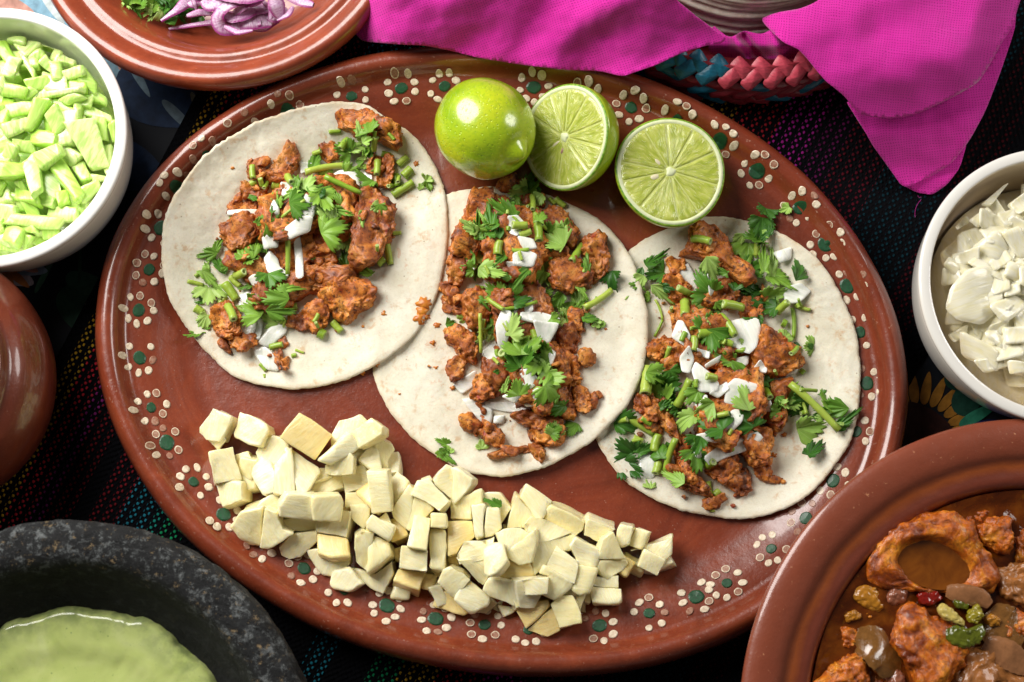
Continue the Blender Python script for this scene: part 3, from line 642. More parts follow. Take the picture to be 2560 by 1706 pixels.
def slab(name, px, z, th, mat, tilt=(0, 0), bend=0., seed=0, n=40, K=5, parent=None, smooth_it=1, wave=.04, mats=None):
    """thin piece: seen outline px at height z, thickness th, tilted and bent"""
    pw = [P(x, y, z)[:2] for x, y in px]; c, _ = area_centroid(pw)
    if not inside(tuple(c), pw): c = np.mean(pw, 0)
    r = resample(chaikin(pw, 1, .10), n); r = c + (r - c) * 1.06
    if area_signed(r.tolist()) < 0: r = r[::-1]
    size = np.hypot(*(r - c).T).max() + 1e-6; ba = seed * 2.4; ca, sa = math.cos(ba), math.sin(ba)
    top, bot = [], []
    fr = [0] + [.3, .6, .85, .97, 1.0][:K]
    for f in fr:
        for i in range(n if f else 1):
            d = (r[i] - c) * f; x, y = c + d; s_ = (d[0] * ca + d[1] * sa) / size
            zz = z + d[0] * tilt[0] + d[1] * tilt[1] + bend * (s_ * s_ - .3) + wave * nz(x * 1.3 + seed, y * 1.3, seed)
            rd = math.sqrt(max(0, 1 - max(0, (f - .85) / .15) ** 2)) * .5 + .0
            sh = .97 if f < 1 else 1
            top.append((x, y, zz + th * rd)); bot.append((c[0] + d[0] * sh, c[1] + d[1] * sh, zz - th * .5 if f < .9 else zz - th * rd))
    N0 = len(top); F = []; kk = len(fr) - 1
    for i in range(n):
        j = (i + 1) % n; F += [(0, 1 + i, 1 + j), (N0, N0 + 1 + j, N0 + 1 + i)]
        for q in range(kk - 1):
            a, b = 1 + q * n, 1 + (q + 1) * n; F += [(a + i, b + i, b + j, a + j), (N0 + a + j, N0 + b + j, N0 + b + i, N0 + a + i)]
        a = 1 + (kk - 1) * n; F.append((a + i, N0 + a + i, N0 + a + j, a + j))
    return mesh_obj(name, top + bot, F, mat, parent), [tuple(q) for q in r]
def prism(name, px, zt, th, mat, tilt=(0, 0), seed=0, bev=.09, sub=True, parent=None):
    """a cut block: seen top face px at height zt, thickness th below it"""
    rg = random.Random(seed); c0, _ = area_centroid(px)
    cx, cy, _ = P(*c0, zt); top = []
    for x, y in px:
        z = zt
        for _ in range(3):
            a, b, _ = P(x, y, z); z = zt + (a - cx) * tilt[0] + (b - cy) * tilt[1]
        top.append((a, b, z + rg.uniform(-.04, .04)))
    if area_signed([p[:2] for p in top]) < 0: top = top[::-1]
    sx, sy = -tilt[0] * th * -1, -tilt[1] * th * -1; n = len(top); k_ = rg.uniform(.94, 1.02)
    bot = [(cx + (a - cx) * k_ + sx * .8 + rg.uniform(-.06, .06), cy + (b - cy) * k_ + sy * .8 + rg.uniform(-.06, .06), max(c - th, .86)) for a, b, c in top]
    bm = bmesh.new(); T = [bm.verts.new(p) for p in top]; B = [bm.verts.new(p) for p in bot]
    bm.faces.new(T); bm.faces.new(B[::-1]); [bm.faces.new((T[i], B[i], B[(i + 1) % n], T[(i + 1) % n])) for i in range(n)]
    bmesh.ops.recalc_face_normals(bm, faces=bm.faces)
    bmesh.ops.bevel(bm, geom=bm.edges[:], offset=bev, offset_type='OFFSET', segments=2, profile=.6, affect='EDGES', clamp_overlap=True)
    bmesh.ops.triangulate(bm, faces=bm.faces)
    if sub:
        long = [e for e in bm.edges if e.calc_length() > .35]; bmesh.ops.subdivide_edges(bm, edges=long, cuts=2, use_grid_fill=False)
        bmesh.ops.triangulate(bm, faces=bm.faces)
    V_ = []
    bm.normal_update()
    for v in bm.verts:
        q = v.co; d = .10 * nz(q.x * .9 + seed, q.y * .9, q.z * .9, 3) + .018 * nz(q.x * 5, q.y * 5 + seed, q.z * 5, 2); V_.append(tuple(q + v.normal * d))
    F = [tuple(v.index for v in f.verts) for f in bm.faces]; bm.verts.index_update(); F = [tuple(v.index for v in f.verts) for f in bm.faces]; bm.free()
    o = mesh_obj(name, V_, F, mat, parent, smooth=True)
    return o, [p[:2] for p in top]
def leaf(name, x, y, size, z, mat, ang, tilt, seed, curl=.5, parent=None, origin=None):
    """cilantro leaf: lobed, toothed, folded; x,y,z its middle in cm, size across in cm"""
    rg = random.Random(seed); na, nr = 60, 6; V_, UV = [], []; ph = rg.uniform(-.3, .3); lob = rg.choice([2.4, 2.8, 3.2]); span = rg.uniform(1.25, 1.9); asym = rg.uniform(-.25, .25)
    R = Matrix.Rotation(ang, 3, 'Z') @ Euler((tilt[0], tilt[1], 0)).to_matrix()
    k1, k2 = rg.uniform(-.9, .9) * curl, rg.uniform(-.7, .5) * curl; fold = rg.uniform(.05, .9); nar = rg.choice([1, .85, .7, .5, .38, .3]); lng = rg.uniform(.9, 1.15) + (.25 if nar < .6 else 0)
    for k_ in range(nr + 1):
        f = k_ / nr
        for i in range(na + 1):
            t = -span + 2 * span * i / na
            r = (.60 + .40 * abs(math.cos(lob * t + ph)) ** .6) * (1 + asym * t / span)
            tooth = (abs(((i / na * 15 + seed) % 1) - .5) * 2) ** 1.6; r *= 1 - .20 * tooth * f ** 3
            r *= math.cos(t * .42) * f; X = math.sin(t) * r * nar; Y = math.cos(t) * r * lng - .48
            Z = k1 * X * X + k2 * (Y + .2) ** 2 + fold * abs(X) * .6 + .06 * math.sin(9 * t + seed) * f * f
            V_.append(tuple(R @ Vector((X, Y, Z)) * size * .92)); UV.append((i / na, f))
    F = []
    for k_ in range(nr):
        for i in range(na):
            a = k_ * (na + 1) + i; F.append((a, a + na + 1, a + na + 2, a + 1))
    zmin = min(v[2] for v in V_); V_ = [(a + x, b + y, c * 1.0 - zmin * .55 + z) for a, b, c in V_]
    o = mesh_obj(name, V_, F, mat, parent, uvs=UV); so = o.modifiers.new('thickness', 'SOLIDIFY'); so.thickness = .0003; so.offset = 0
    return o
def stem(name, a, b, r, bend=0., parent=None, mats=None, taper=.9, seed=0, n=9, hollow=True):
    """a cut stalk between two points (cm) with pale hollow cut ends"""
    a, b = Vector(a), Vector(b); ax = (b - a); L = ax.length; ax.normalize(); up = Vector((0, 0, 1)); s1 = ax.cross(up); 
    if s1.length < .1: s1 = Vector((1, 0, 0))
    s1.normalize(); s2 = ax.cross(s1); K = 7; V_, F, MI = [], [], []; sd = Vector((s1.x, s1.y, 0))
    rows = []
    for k_ in range(K + 1):
        f = k_ / K; p = a.lerp(b, f) + sd * bend * L * 4 * f * (1 - f); rr = r * (1 + (taper - 1) * f) * (1 + .06 * math.sin(k_ * 2.3 + seed))
        rows.append([p + (s1 * math.cos(2 * PI * i / n) + s2 * math.sin(2 * PI * i / n) * .88) * rr * (1 + .07 * math.sin(3 * 2 * PI * i / n)) for i in range(n)])
    ea = [p.lerp(a, .5) for p in rows[0]]; eb = [p.lerp(b, .5) for p in rows[-1]]
    ina = [p + ax * min(.12, L * .2) for p in ea]; inb = [p - ax * min(.12, L * .2) for p in eb]
    allr = [ina, ea] + rows + [eb, inb]
    for R_ in allr: V_ += [tuple(p) for p in R_]
    for k_ in range(len(allr) - 1):
        mi = 1 if k_ < 2 or k_ >= len(allr) - 3 else 0
        for i in range(n): F.append((k_ * n + i, k_ * n + (i + 1) % n, (k_ + 1) * n + (i + 1) % n, (k_ + 1) * n + i)); MI.append(mi)
    F.append(tuple(range(n))[::-1]); MI.append(1); q = (len(allr) - 1) * n; F.append(tuple(range(q, q + n))); MI.append(1)
    return mesh_obj(name, V_, F, None, parent, mats=mats or [M_STEM, M_STEMC], midx=MI)

# ------------------------------------------------------------------ labelling of many alike pieces
ORD = ['largest', 'second largest', 'third largest', 'fourth largest', 'fifth largest', 'sixth largest', 'seventh largest', 'eighth largest', 'ninth largest', 'tenth largest', 'eleventh largest', 'twelfth largest', 'thirteenth largest', 'fourteenth largest', 'fifteenth largest', 'sixteenth largest', 'seventeenth largest', 'eighteenth largest']
def label_all(items, noun, where, cat, group, rows=('top', 'upper', 'middle', 'lower', 'bottom'), cols=('left', 'centre', 'right')):
    """items: (object, px, py, size); label each by the cell of the pile it lies in and its size there"""
    xs = [i[1] for i in items]; ys = [i[2] for i in items]; x0, x1, y0, y1 = min(xs), max(xs) + 1e-6, min(ys), max(ys) + 1e-6
    cells = {}
    for it in items:
        c = min(int((it[1] - x0) / (x1 - x0) * len(cols)), len(cols) - 1); r = min(int((it[2] - y0) / (y1 - y0) * len(rows)), len(rows) - 1)
        cells.setdefault((r, c), []).append(it)
    for (r, c), L in cells.items():
        L.sort(key=lambda i: -i[3])
        for q, it in enumerate(L):
            place = rows[r] + ' ' + cols[c] if len(cols) > 1 else rows[r]
            if len(L) == 1: s = f'only {noun} at the {place} of {where}'
            elif q == len(L) - 1: s = f'smallest {noun} at the {place} of {where}'
            else: s = f'{ORD[min(q, 17)]} {noun} at the {place} of {where}'
            tag(it[0], s, cat, group)

# ------------------------------------------------------------------ limes
def rind_mat():
    k = NT('lime_rind', Roughness=.28, Coat_Weight=.9, Coat_Roughness=.12); v = k.co(False)
    n = k.noise(v, .33, 3, .5, .3); c = k.ramp(n, [(.3, (.26, .44, .010)), (.5, (.42, .57, .013)), (.68, (.56, .63, .018))])
    c = k.mix(k.math('MULTIPLY', k.ramp(k.noise(v, 7, 3, .6), [(.45, 0.0), (.7, 1.0)]), .35), c, (.13, .33, .01))
    pore = k.ramp(k.vor(v, 5.5), [(.0, 0.0), (.3, 1.0)])
    c = k.mix(k.math('MULTIPLY', k.ramp(k.noise(v, 1.1, 4, .7), [(.9, 0.0), (.95, 1.0)]), .2), c, (.40, .34, .05))
    k.set('Base_Color', c); k.sss(.2, (.8, 1, .2), .25); b = k.bump(k.noise(v, 1.2, 3), .25, .10); k.bump(pore, .9, .028, b); return k.m
def rind_edge_mat():
    k = NT('lime_rind_edge', Roughness=.4); v = k.co(False)
    c = k.ramp(k.noise(v, 5, 3), [(.35, (.07, .22, .01)), (.65, (.28, .46, .04))]); k.set('Base_Color', c); k.bump(k.vor(v, 7), .4, .03); return k.m
def pulp_mat():
    k = NT('lime_pulp', Roughness=.16, Specular_IOR_Level=.6, Coat_Weight=.5, Coat_Roughness=.08); v = k.co(False); s = k.sep(v)
    ang = k.math('ARCTAN2', s[1], s[0]); r = k.math('SQRT', k.math('ADD', k.math('MULTIPLY', s[0], s[0]), k.math('MULTIPLY', s[1], s[1])))
    pv = k.comb(k.math('MULTIPLY', k.math('ADD', ang, k.math('MULTIPLY', k.noise(v, .8, 2), .5)), 8.0), k.math('MULTIPLY', r, 1.25), 0.0)
    st = k.vor(pv, 1.5, 'SMOOTH_F1'); fine = k.noise(k.scalev(pv, (2.6, 1.6, 1)), 1.4, 3, .6)
    c = k.ramp(st, [(.05, (.68, .72, .22)), (.35, (.54, .60, .11)), (.7, (.38, .46, .05))])
    c = k.mix(k.ramp(fine, [(.58, 0.0), (.68, .8)]), c, (.80, .82, .45))
    c = k.mix(k.ramp(r, [(.0, .0), (1.0, 0.0)]), c, (.7, .75, .35))
    k.set('Base_Color', c); k.sss(.45, (.8, 1, .3), .35); k.set('Transmission_Weight', .08)
    b = k.bump(st, -.55, .10); k.bump(fine, .7, .07, b); return k.m
M_RIND, M_REDGE, M_PULP = rind_mat(), rind_edge_mat(), pulp_mat()
M_PITH = simple('lime_pith', (.74, .80, .48), .45, 3, .18, .03).m; M_MEMB = simple('lime_membrane', (.60, .66, .20), .35, 4, .2, .03).m
M_SEED = simple('lime_seed', (.74, .68, .45), .35, 5, .15, .02).m; M_SEED2 = simple('lime_seed_dark', (.42, .24, .17), .35, 5, .2, .02).m
def local_obj(name, verts, faces, mat, parent, loc=(0, 0, 0), rot=None, smooth=True):
    me = bpy.data.meshes.new(name); me.from_pydata((np.array(verts, float) * CM).tolist(), [], faces); me.materials.append(mat)
    if smooth: me.polygons.foreach_set('use_smooth', [True] * len(me.polygons))
    bmm = bmesh.new(); bmm.from_mesh(me); bmesh.ops.recalc_face_normals(bmm, faces=bmm.faces); bmm.to_mesh(me); bmm.free()
    o = bpy.data.objects.new(name, me); COL.objects.link(o); o.parent = parent; o.location = Vector(loc) * CM
    if rot: o.rotation_euler = rot
    return o
def revolve(prof, N=96, fn=None):
    V_ = []
    for r, z in prof:
        for i in range(N):
            t = 2 * PI * i / N; q = (r * math.cos(t), r * math.sin(t), z); V_.append(fn(q) if fn else q)
    F = [(a * N + i, a * N + (i + 1) % N, (a + 1) * N + (i + 1) % N, (a + 1) * N + i) for a in range(len(prof) - 1) for i in range(N)]
    if prof[0][0] > 1e-6: F.append(tuple(range(N))[::-1])
    if prof[-1][0] > 1e-6: L = (len(prof) - 1) * N; F.append(tuple(range(L, L + N)))
    return V_, F
# whole lime: long axis towards its blossom end, which points down-right and up
R0 = 2.42
def limefn(q):
    x, y, z = q; d = 1 + .018 * nz(x * .5, y * .5, z * .5); return (x * d, y * d, z * d)
pr = []
for i in range(61):
    ph = PI * i / 60; z = 2.62 * math.cos(ph); r = 2.46 * math.sin(ph); 
    if z > 0: z += .34 * math.exp(-(r / .48) ** 2); z -= .10 * math.exp(-((r - .75) / .25) ** 2)
    else: z += .12 * math.exp(-(r / .3) ** 2)
    pr.append((max(r, 1e-4), z))
Vv, Ff = revolve(pr, 120, limefn)
lx, ly, lz = P(1213, 322, 3.25)
lime = local_obj('lime', Vv, Ff, M_RIND, None, (lx, ly, lz), Vector((.62, -.60, .42)).to_track_quat('Z', 'Y').to_euler())
tag(lime, 'whole glossy yellow-green lime at the top of the oval plate', 'lime')
def half_lime(px, py, z, R, axis, spin, nseg, seeds, label, seed, wob=1.):
    x, y, _ = P(px, py, z); e = empty('lime_half', (x, y, z)); e.rotation_euler = (Vector(axis).to_track_quat('Z', 'Y') @ Euler((0, 0, spin)).to_quaternion()).to_euler()
    tag(e, label, 'lime half', 'cut lime halves on the oval plate'); rg = random.Random(seed)
    def oval(t): return R * (1 + .02 * math.cos(2 * t + seed) + .012 * math.cos(3 * t + seed * 2))
    def wf(q):
        r = math.hypot(q[0], q[1]); t = math.atan2(q[1], q[0]); k_ = oval(t) / R; return (q[0] * k_, q[1] * k_, q[2])
    pr = [(R * .955, .0), (R * .985, -.005), (R, -.05)] + [(R * math.cos(a), -.05 - R * .96 * math.sin(a)) for a in np.linspace(.05, PI / 2 - .02, 26)]
    V_, F = revolve(pr, 110, wf); local_obj('rind', V_, F[:-1], M_RIND, e)
    V_, F = revolve([(R * .95, .025), (R * .97, .03), (R * .988, .012), (R * .995, -.04), (R * .93, -.08)], 110, wf); local_obj('rind_edge', V_, F[:-2], M_REDGE, e)
    V_, F = revolve([(R * .895, .0), (R * .91, .035), (R * .962, .04), (R * .97, -.05)], 110, wf); local_obj('pith', V_, F[:-2], M_PITH, e)
    V_, F = revolve([(1e-4, .005), (.12, .005), (R * .5, .005), (R * .93, .005)], 90, wf); local_obj('membrane', V_, F[:-1], M_MEMB, e)
    V_, F = revolve([(1e-4, .075), (.12, .07), (.21, .04), (.26, -.03)], 24, lambda q: (q[0] * (1 + .25 * math.sin(3 * math.atan2(q[1], q[0]) + seed)), q[1], q[2])); local_obj('core', V_, F[:-1], M_PITH, e)
    cuts = np.cumsum([rg.uniform(.6, 1.4) for _ in range(nseg)]); cuts = cuts / cuts[-1] * 2 * PI
    for i in range(nseg):
        a0, a1 = cuts[i - 1] - (2 * PI if i == 0 else 0), cuts[i]; na, nr = 22, 16; V_, F = [], []
        for q in range(nr + 1):
            fr = q / nr; 
            for j in range(na + 1):
                t0 = j / na; r = .22 + (R * .915 - .22) * fr; g = .008 / r; rc = .06 * max(0, 1 - min((j), (na - j)) / 3) * (fr > .8)
                t = a0 + g + (a1 - a0 - 2 * g) * t0; r = (r - rc) * oval(t) / R; ed = min(min(t0, 1 - t0) * (a1 - a0) * r, (1 - fr) * R * .915, (fr) * 2)
                V_.append((r * math.cos(t), r * math.sin(t), -.03 + .085 * min(1, ed / .09) ** .6 + .016 * nz(r * 1.6, t * 8, seed) - .03 * min(1, ed / .6)))
        for q in range(nr):
            for j in range(na): a = q * (na + 1) + j; F.append((a, a + 1, a + na + 2, a + na + 1))
        local_obj('segment', V_, F, M_PULP, e)
    for (sx, sy, L, wd, a, dk) in seeds:
        V_, F = revolve([(1e-4, -L)] + [(wd * math.sin(PI * s) * (1 - .25 * s), -L * math.cos(PI * s)) for s in np.linspace(.08, .92, 9)] + [(1e-4, L)], 14)
        V_ = [(x_ , z_, y_ * .6) for x_, y_, z_ in V_]; local_obj('seed', V_, F, M_SEED2 if dk else M_SEED, e, (sx, sy, -.01), (0, 0, a))
    return e
half_lime(1412, 343, 3.3, 2.68, (-.66, -.16, .74), .4, 9, [(-.12, -.62, .26, .12, -.2, False), (.40, -.60, .20, .11, .2, True)], 'lime half tipped on its side, in the shade of the whole lime', 4)
half_lime(1676, 429, 3.55, 2.72, (.02, -.06, 1), .1, 10, [(-.85, .05, .28, .17, 1.5, False), (-.38, .68, .25, .14, .35, False)], 'lime half lying cut face up above the right tortilla', 9)

# ------------------------------------------------------------------ pineapple
def obox(cx, cy, L, W, ang, sk=0., tp=0.):
    a = math.radians(ang); out = []
    for u, v in ((-.5, -.5), (.5, -.5 * (1 - tp)), (.5, .5 * (1 - tp)), (-.5, .5)):
        x, y = u * L + v * sk * L, v * W; out.append((cx + x * math.cos(a) - y * math.sin(a), cy + x * math.sin(a) + y * math.cos(a)))
    return out
PIN = []   # (view, polygon, layer height of the top face, thickness, tilt, kind)
def pin(v, pts, zt, th=1.3, tilt=(0, 0), k_=0): PIN.append((v, pts, zt, th, tilt, k_))
A, B = VA, VB
pin(A, [(160, 90), (310, 165), (300, 220), (215, 365), (110, 350), (55, 290), (60, 250)], 2.35, 1.3, (.12, 0))
pin(A, [(370, 120), (460, 150), (590, 220), (600, 280), (540, 400), (450, 380), (330, 320), (325, 290), (350, 230)], 2.3, 1.2, (.1, .1))
pin(A, [(840, 130), (1095, 310), (965, 500), (690, 330)], 3.0, 1.5, (-.1, .1), 1)
pin(A, [(130, 445), (310, 400), (380, 690), (395, 800), (240, 870), (205, 820), (165, 640)], 2.5, 1.4, (.0, .1))
pin(A, [(325, 460), (440, 420), (490, 520), (500, 730), (395, 750), (350, 600)], 2.0, 1.1, (.15, 0))
pin(A, [(540, 370), (640, 310), (700, 320), (760, 390), (700, 560), (550, 560), (495, 440)], 2.0, 1.1, (0, .15))
pin(A, [(1000, 560), (1180, 600), (1190, 720), (1020, 775), (880, 750)], 1.9, 1., (0, 0))
pin(A, [(545, 480), (620, 520), (650, 600), (640, 760), (560, 775), (510, 700), (465, 620), (480, 560)], 2.7, 1.2, (.1, -.1))
pin(A, [(760, 390), (990, 560), (1000, 610), (870, 770), (640, 780), (640, 640), (620, 560)], 2.9, 1.5, (0, -.18))
pin(A, [(1150, 190), (1320, 155), (1370, 200), (1250, 380), (1090, 400), (1095, 290)], 2.2, 1.2)
pin(A, [(1460, 300), (1600, 380), (1605, 430), (1550, 500), (1540, 590), (1400, 560), (1300, 500), (1320, 450)], 2.4, 1.3, (-.15, 0))
pin(A, [(1180, 600), (1370, 560), (1400, 830), (1390, 850), (1210, 870)], 2.2, 1.3, (.0, .1), 0)
pin(A, [(1240, 440), (1270, 480), (1265, 620), (1100, 640), (1030, 620), (1040, 540)], 3.0, .9, (0, 0))
pin(A, [(1000, 510), (1150, 360), (1310, 250), (1400, 180), (1490, 240), (1490, 300), (1270, 450), (1090, 550)], 3.1, 1.0, (0, .1))
pin(A, [(1540, 640), (1610, 580), (1705, 660), (1690, 720), (1640, 780), (1580, 870), (1560, 760)], 2.1, 1.2, (.2, .0))
pin(A, [(500, 850), (560, 790), (780, 790), (700, 960), (560, 890), (520, 900)], 2.1, 1.1)
pin(A, [(390, 930), (440, 850), (510, 880), (560, 960)], 1.9, 1.0)
pin(A, [(720, 950), (1170, 880), (1250, 890), (1230, 1090), (860, 1050), (720, 1010)], 2.4, 1.3, (0, .1))
pin(A, [(1230, 850), (1400, 850), (1390, 980), (1350, 1060), (1250, 960)], 2.3, 1.2, (.1, .2))
pin(A, [(1370, 590), (1530, 590), (1570, 910), (1410, 920)], 3.2, .9, (0, .05))
pin(A, [(730, 790), (1170, 780), (1185, 830), (1160, 990), (1060, 980), (690, 970), (690, 880)], 3.3, 1.3, (0, .12))
pin(A, [(680, 1190), (800, 1080), (980, 1060), (980, 1140), (850, 1270), (760, 1290), (700, 1250)], 2.2, 1.2, (0, .15))
pin(A, [(310, 1040), (400, 930), (570, 900), (640, 930), (700, 1050), (770, 1080), (690, 1140), (590, 1200), (440, 1170), (370, 1100)], 2.9, 1.5, (-.1, .15))
pin(A, [(890, 1210), (1000, 1200), (1230, 1270), (1240, 1330), (1100, 1420), (1030, 1400), (940, 1300)], 2.1, 1.2, (0, .1))
pin(A, [(985, 1080), (1220, 1110), (1235, 1255), (1100, 1270), (985, 1240)], 2.7, .9, (0, -.15), 2)
pin(A, [(1225, 1340), (1440, 1400), (1570, 1290), (1575, 1400), (1500, 1560), (1400, 1510)], 2.1, 1.2, (.1, .1))
pin(A, [(1100, 1370), (1230, 1340), (1350, 1480), (1230, 1540), (1100, 1520), (1065, 1480)], 2.4, 1.3, (.1, 0))
pin(A, [(1550, 960), (1640, 950), (1700, 1090), (1560, 1150)], 2.2, 1.2, (0, 0), 1)
pin(A, [(1560, 1200), (1640, 1170), (1640, 1300), (1590, 1290)], 1.9, 1., (0, 0), 1)
pin(A, [(1270, 1110), (1320, 1070), (1470, 1090), (1550, 1140), (1570, 1250), (1450, 1330), (1360, 1370), (1290, 1310), (1270, 1200)], 3.0, 1.4, (.1, .12))
pin(A, [(1410, 925), (1600, 1020), (1550, 1140), (1370, 1040), (1365, 1000)], 3.3, 1.0, (0, .1))
pin(A, [(1720, 705), (1875, 900), (1830, 960), (1700, 1070), (1570, 930), (1570, 880)], 2.8, 1.3, (.05, 0))
pin(A, [(1590, 1470), (1720, 1500), (1700, 1600), (1560, 1580)], 1.9, 1.)
pin(A, [(1615, 1350), (1830, 1380), (1790, 1530), (1575, 1450)], 2.4, 1.1, (0, -.1), 2)
pin(A, [(1740, 930), (1870, 960), (1840, 1210), (1680, 1180)], 3.4, 1.2, (0, .05))
pin(A, [(1690, 1170), (1850, 1210), (1850, 1385), (1620, 1350), (1640, 1170)], 3.2, 1.2, (0, -.1))
pin(B, [(-20, 255), (70, 230), (235, 420), (150, 505), (40, 420), (-70, 370)], 3.0, 1.2, (0, 0))
pin(B, [(100, 250), (200, 140), (290, 150), (410, 240), (400, 290), (265, 420), (230, 390), (110, 290)], 2.6, 1.3, (0, .1))
pin(B, [(235, 400), (350, 380), (480, 325), (485, 430), (400, 450), (400, 560), (235, 555)], 2.4, 1.1)
pin(B, [(490, 350), (620, 350), (720, 470), (640, 600), (600, 590), (480, 440)], 2.3, 1.2, (.1, 0))
pin(B, [(215, 570), (410, 570), (430, 700), (330, 760), (290, 830), (220, 850)], 2.6, 1.2, (0, -.1), 1)
pin(B, [(215, 830), (300, 810), (310, 960), (220, 940)], 2.0, 1., (0, 0), 1)
pin(B, [(395, 440), (510, 440), (500, 700), (440, 710), (410, 600)], 3.1, .9, (0, 0))
pin(B, [(520, 460), (620, 470), (640, 630), (560, 700), (500, 710)], 3.0, 1.0, (0, .1))
pin(B, [(80, 630), (200, 640), (215, 780), (190, 970), (70, 950), (70, 740)], 2.9, 1.3)
pin(B, [(90, 515), (210, 510), (210, 630), (80, 625)], 3.4, .9)
pin(B, [(830, 270), (1035, 405), (1010, 440), (950, 530), (810, 620), (680, 610), (720, 500)], 2.5, 1.3, (-.1, .1))
pin(B, [(1020, 450), (1190, 520), (1300, 590), (1280, 660), (1200, 710), (1050, 640), (955, 545)], 2.4, 1.2, (0, .1))
pin(B, [(820, 590), (880, 530), (1000, 560), (1200, 680), (1170, 790), (1080, 800), (920, 990), (890, 900), (890, 740)], 2.9, 1.5, (0, -.1), 0)
pin(B, [(340, 730), (490, 720), (570, 700), (540, 1010), (500, 1090), (460, 1070), (300, 900), (285, 840)], 3.0, 1.6, (0, .1))
pin(B, [(570, 680), (660, 640), (760, 615), (880, 660), (900, 740), (870, 900), (780, 920), (690, 880), (640, 800)], 3.5, 1.3, (.1, 0))
pin(B, [(640, 860), (860, 900), (920, 1010), (700, 1040), (590, 1010)], 2.9, 1.3, (0, .2), 1)
pin(B, [(1210, 700), (1400, 790), (1410, 830), (1340, 1130), (1270, 1160), (1190, 1120), (1230, 880), (1170, 780)], 2.9, 1.3, (-.1, 0))
pin(B, [(1080, 760), (1220, 890), (1240, 930), (1180, 1110), (1050, 1200), (960, 1160), (1010, 1020), (930, 1000)], 3.3, 1.2, (0, .1))
pin(B, [(490, 790), (560, 745), (650, 740), (690, 890), (600, 990), (540, 1010), (500, 990)], 3.8, .7, (0, .05))
pin(B, [(150, 1110), (220, 1130), (390, 1300), (350, 1320), (90, 1250), (110, 1140)], 2.1, 1.2, (0, 0), 1)
pin(B, [(560, 1180), (620, 1220), (520, 1300), (400, 1290)], 1.8, 1.)
pin(B, [(610, 1230), (740, 1250), (750, 1280), (660, 1325)], 1.9, 1.)
pin(B, [(1190, 1120), (1310, 1120), (1250, 1290), (1170, 1240)], 2.2, 1.2)
pin(B, [(1290, 1100), (1345, 1100), (1340, 1220), (1290, 1210)], 2.0, 1.)
pin(B, [(150, 1050), (190, 960), (240, 940), (340, 980), (570, 1200), (540, 1260), (400, 1295), (250, 1150)], 2.9, 1.1, (0, .1))
pin(B, [(550, 1020), (700, 1040), (1010, 1015), (1020, 1040), (960, 1150), (880, 1260), (740, 1240), (560, 1160), (505, 1110)], 3.1, 1.5, (0, .15))
pin(B, [(790, 1030), (1010, 1015), (1000, 1150), (820, 1160)], 3.6, .5)
pin(B, [(760, 1260), (880, 1210), (1010, 1200), (1080, 1420), (990, 1475), (840, 1430)], 2.4, 1.4, (0, .05), 1)
pin(B, [(1025, 1230), (1070, 1170), (1195, 1155), (1260, 1300), (1265, 1370), (1090, 1420)], 2.8, 1.3, (0, .05))
pin(B, [(1560, 800), (1690, 900), (1620, 1010), (1570, 970), (1600, 880)], 2.0, 1.1, (0, 0), 1)
pin(B, [(1440, 720), (1520, 660), (1640, 900), (1600, 940), (1480, 1035), (1390, 950)], 2.6, 1.2, (0, .1))
pin(B, [(1300, 590), (1320, 560), (1540, 640), (1400, 740), (1280, 690)], 2.3, 1.2, (0, .15))
pin(B, [(1570, 595), (1680, 620), (1640, 760), (1580, 780), (1530, 740), (1545, 640)], 2.4, 1.2)
pin(B, [(1690, 620), (1795, 665), (1760, 750), (1730, 790), (1630, 770)], 2.2, 1.1, (.1, 0))
pin(B, [(1640, 810), (1980, 690), (1970, 840), (1920, 890), (1770, 800)], 2.1, .9, (.0, .15))
pin(B, [(1760, 795), (1930, 880), (1865, 1020), (1700, 930)], 2.5, .9)
pin(B, [(1345, 1000), (1560, 1000), (1555, 1095), (1345, 1090)], 2.3, 1.1, (0, .1))
pin(B, [(1345, 1095), (1590, 1095), (1580, 1200), (1550, 1225), (1350, 1215)], 2.5, 1.2, (0, -.1))
pin(B, [(20, 980), (140, 1000), (100, 1110), (10, 1100)], 2.0, 1.1, (0, 0), 1)
pin(B, [(640, 590), (720, 600), (720, 660), (630, 650)], 1.9, 1.0)
def split_poly(p):
    q = np.array(p, float); c = q.mean(0); u = np.linalg.svd(q - c)[2][0]; d = (q - c) @ u; A_, B_ = [], []
    for i in range(len(q)):
        j = (i + 1) % len(q); (A_ if d[i] >= 0 else B_).append(tuple(q[i]))
        if d[i] * d[j] < 0: m = q[i] + (q[j] - q[i]) * d[i] / (d[i] - d[j]); A_.append(tuple(m)); B_.append(tuple(m))
    return A_, B_
NEW = []; rq = random.Random(5)
for (v, pts, zt, th, tl, kd) in PIN:
    px = V(v, pts); ar = area_centroid(px)[1]
    if ar > 5200 and kd != 2 and (len(pts) > 4 or rq.random() < .4):
        for h in split_poly(px):
            hc = np.mean(h, 0); ra = rq.uniform(-.14, .14); sh = (rq.uniform(-4, 4), rq.uniform(-4, 4)); h = [(hc[0] + sh[0] + ((a - hc[0]) * math.cos(ra) - (b - hc[1]) * math.sin(ra)) * 1.05, hc[1] + sh[1] + ((a - hc[0]) * math.sin(ra) + (b - hc[1]) * math.cos(ra)) * 1.05) for a, b in h]
            NEW.append(((0, 0, 1), h, zt + rq.uniform(-.28, .12), th, (tl[0] + rq.uniform(-.2, .2), tl[1] + rq.uniform(-.2, .2)), kd))
    else: NEW.append(((0, 0, 1), px, zt, th, tl, kd))
PIN = NEW
items = []
rq = random.Random(21)
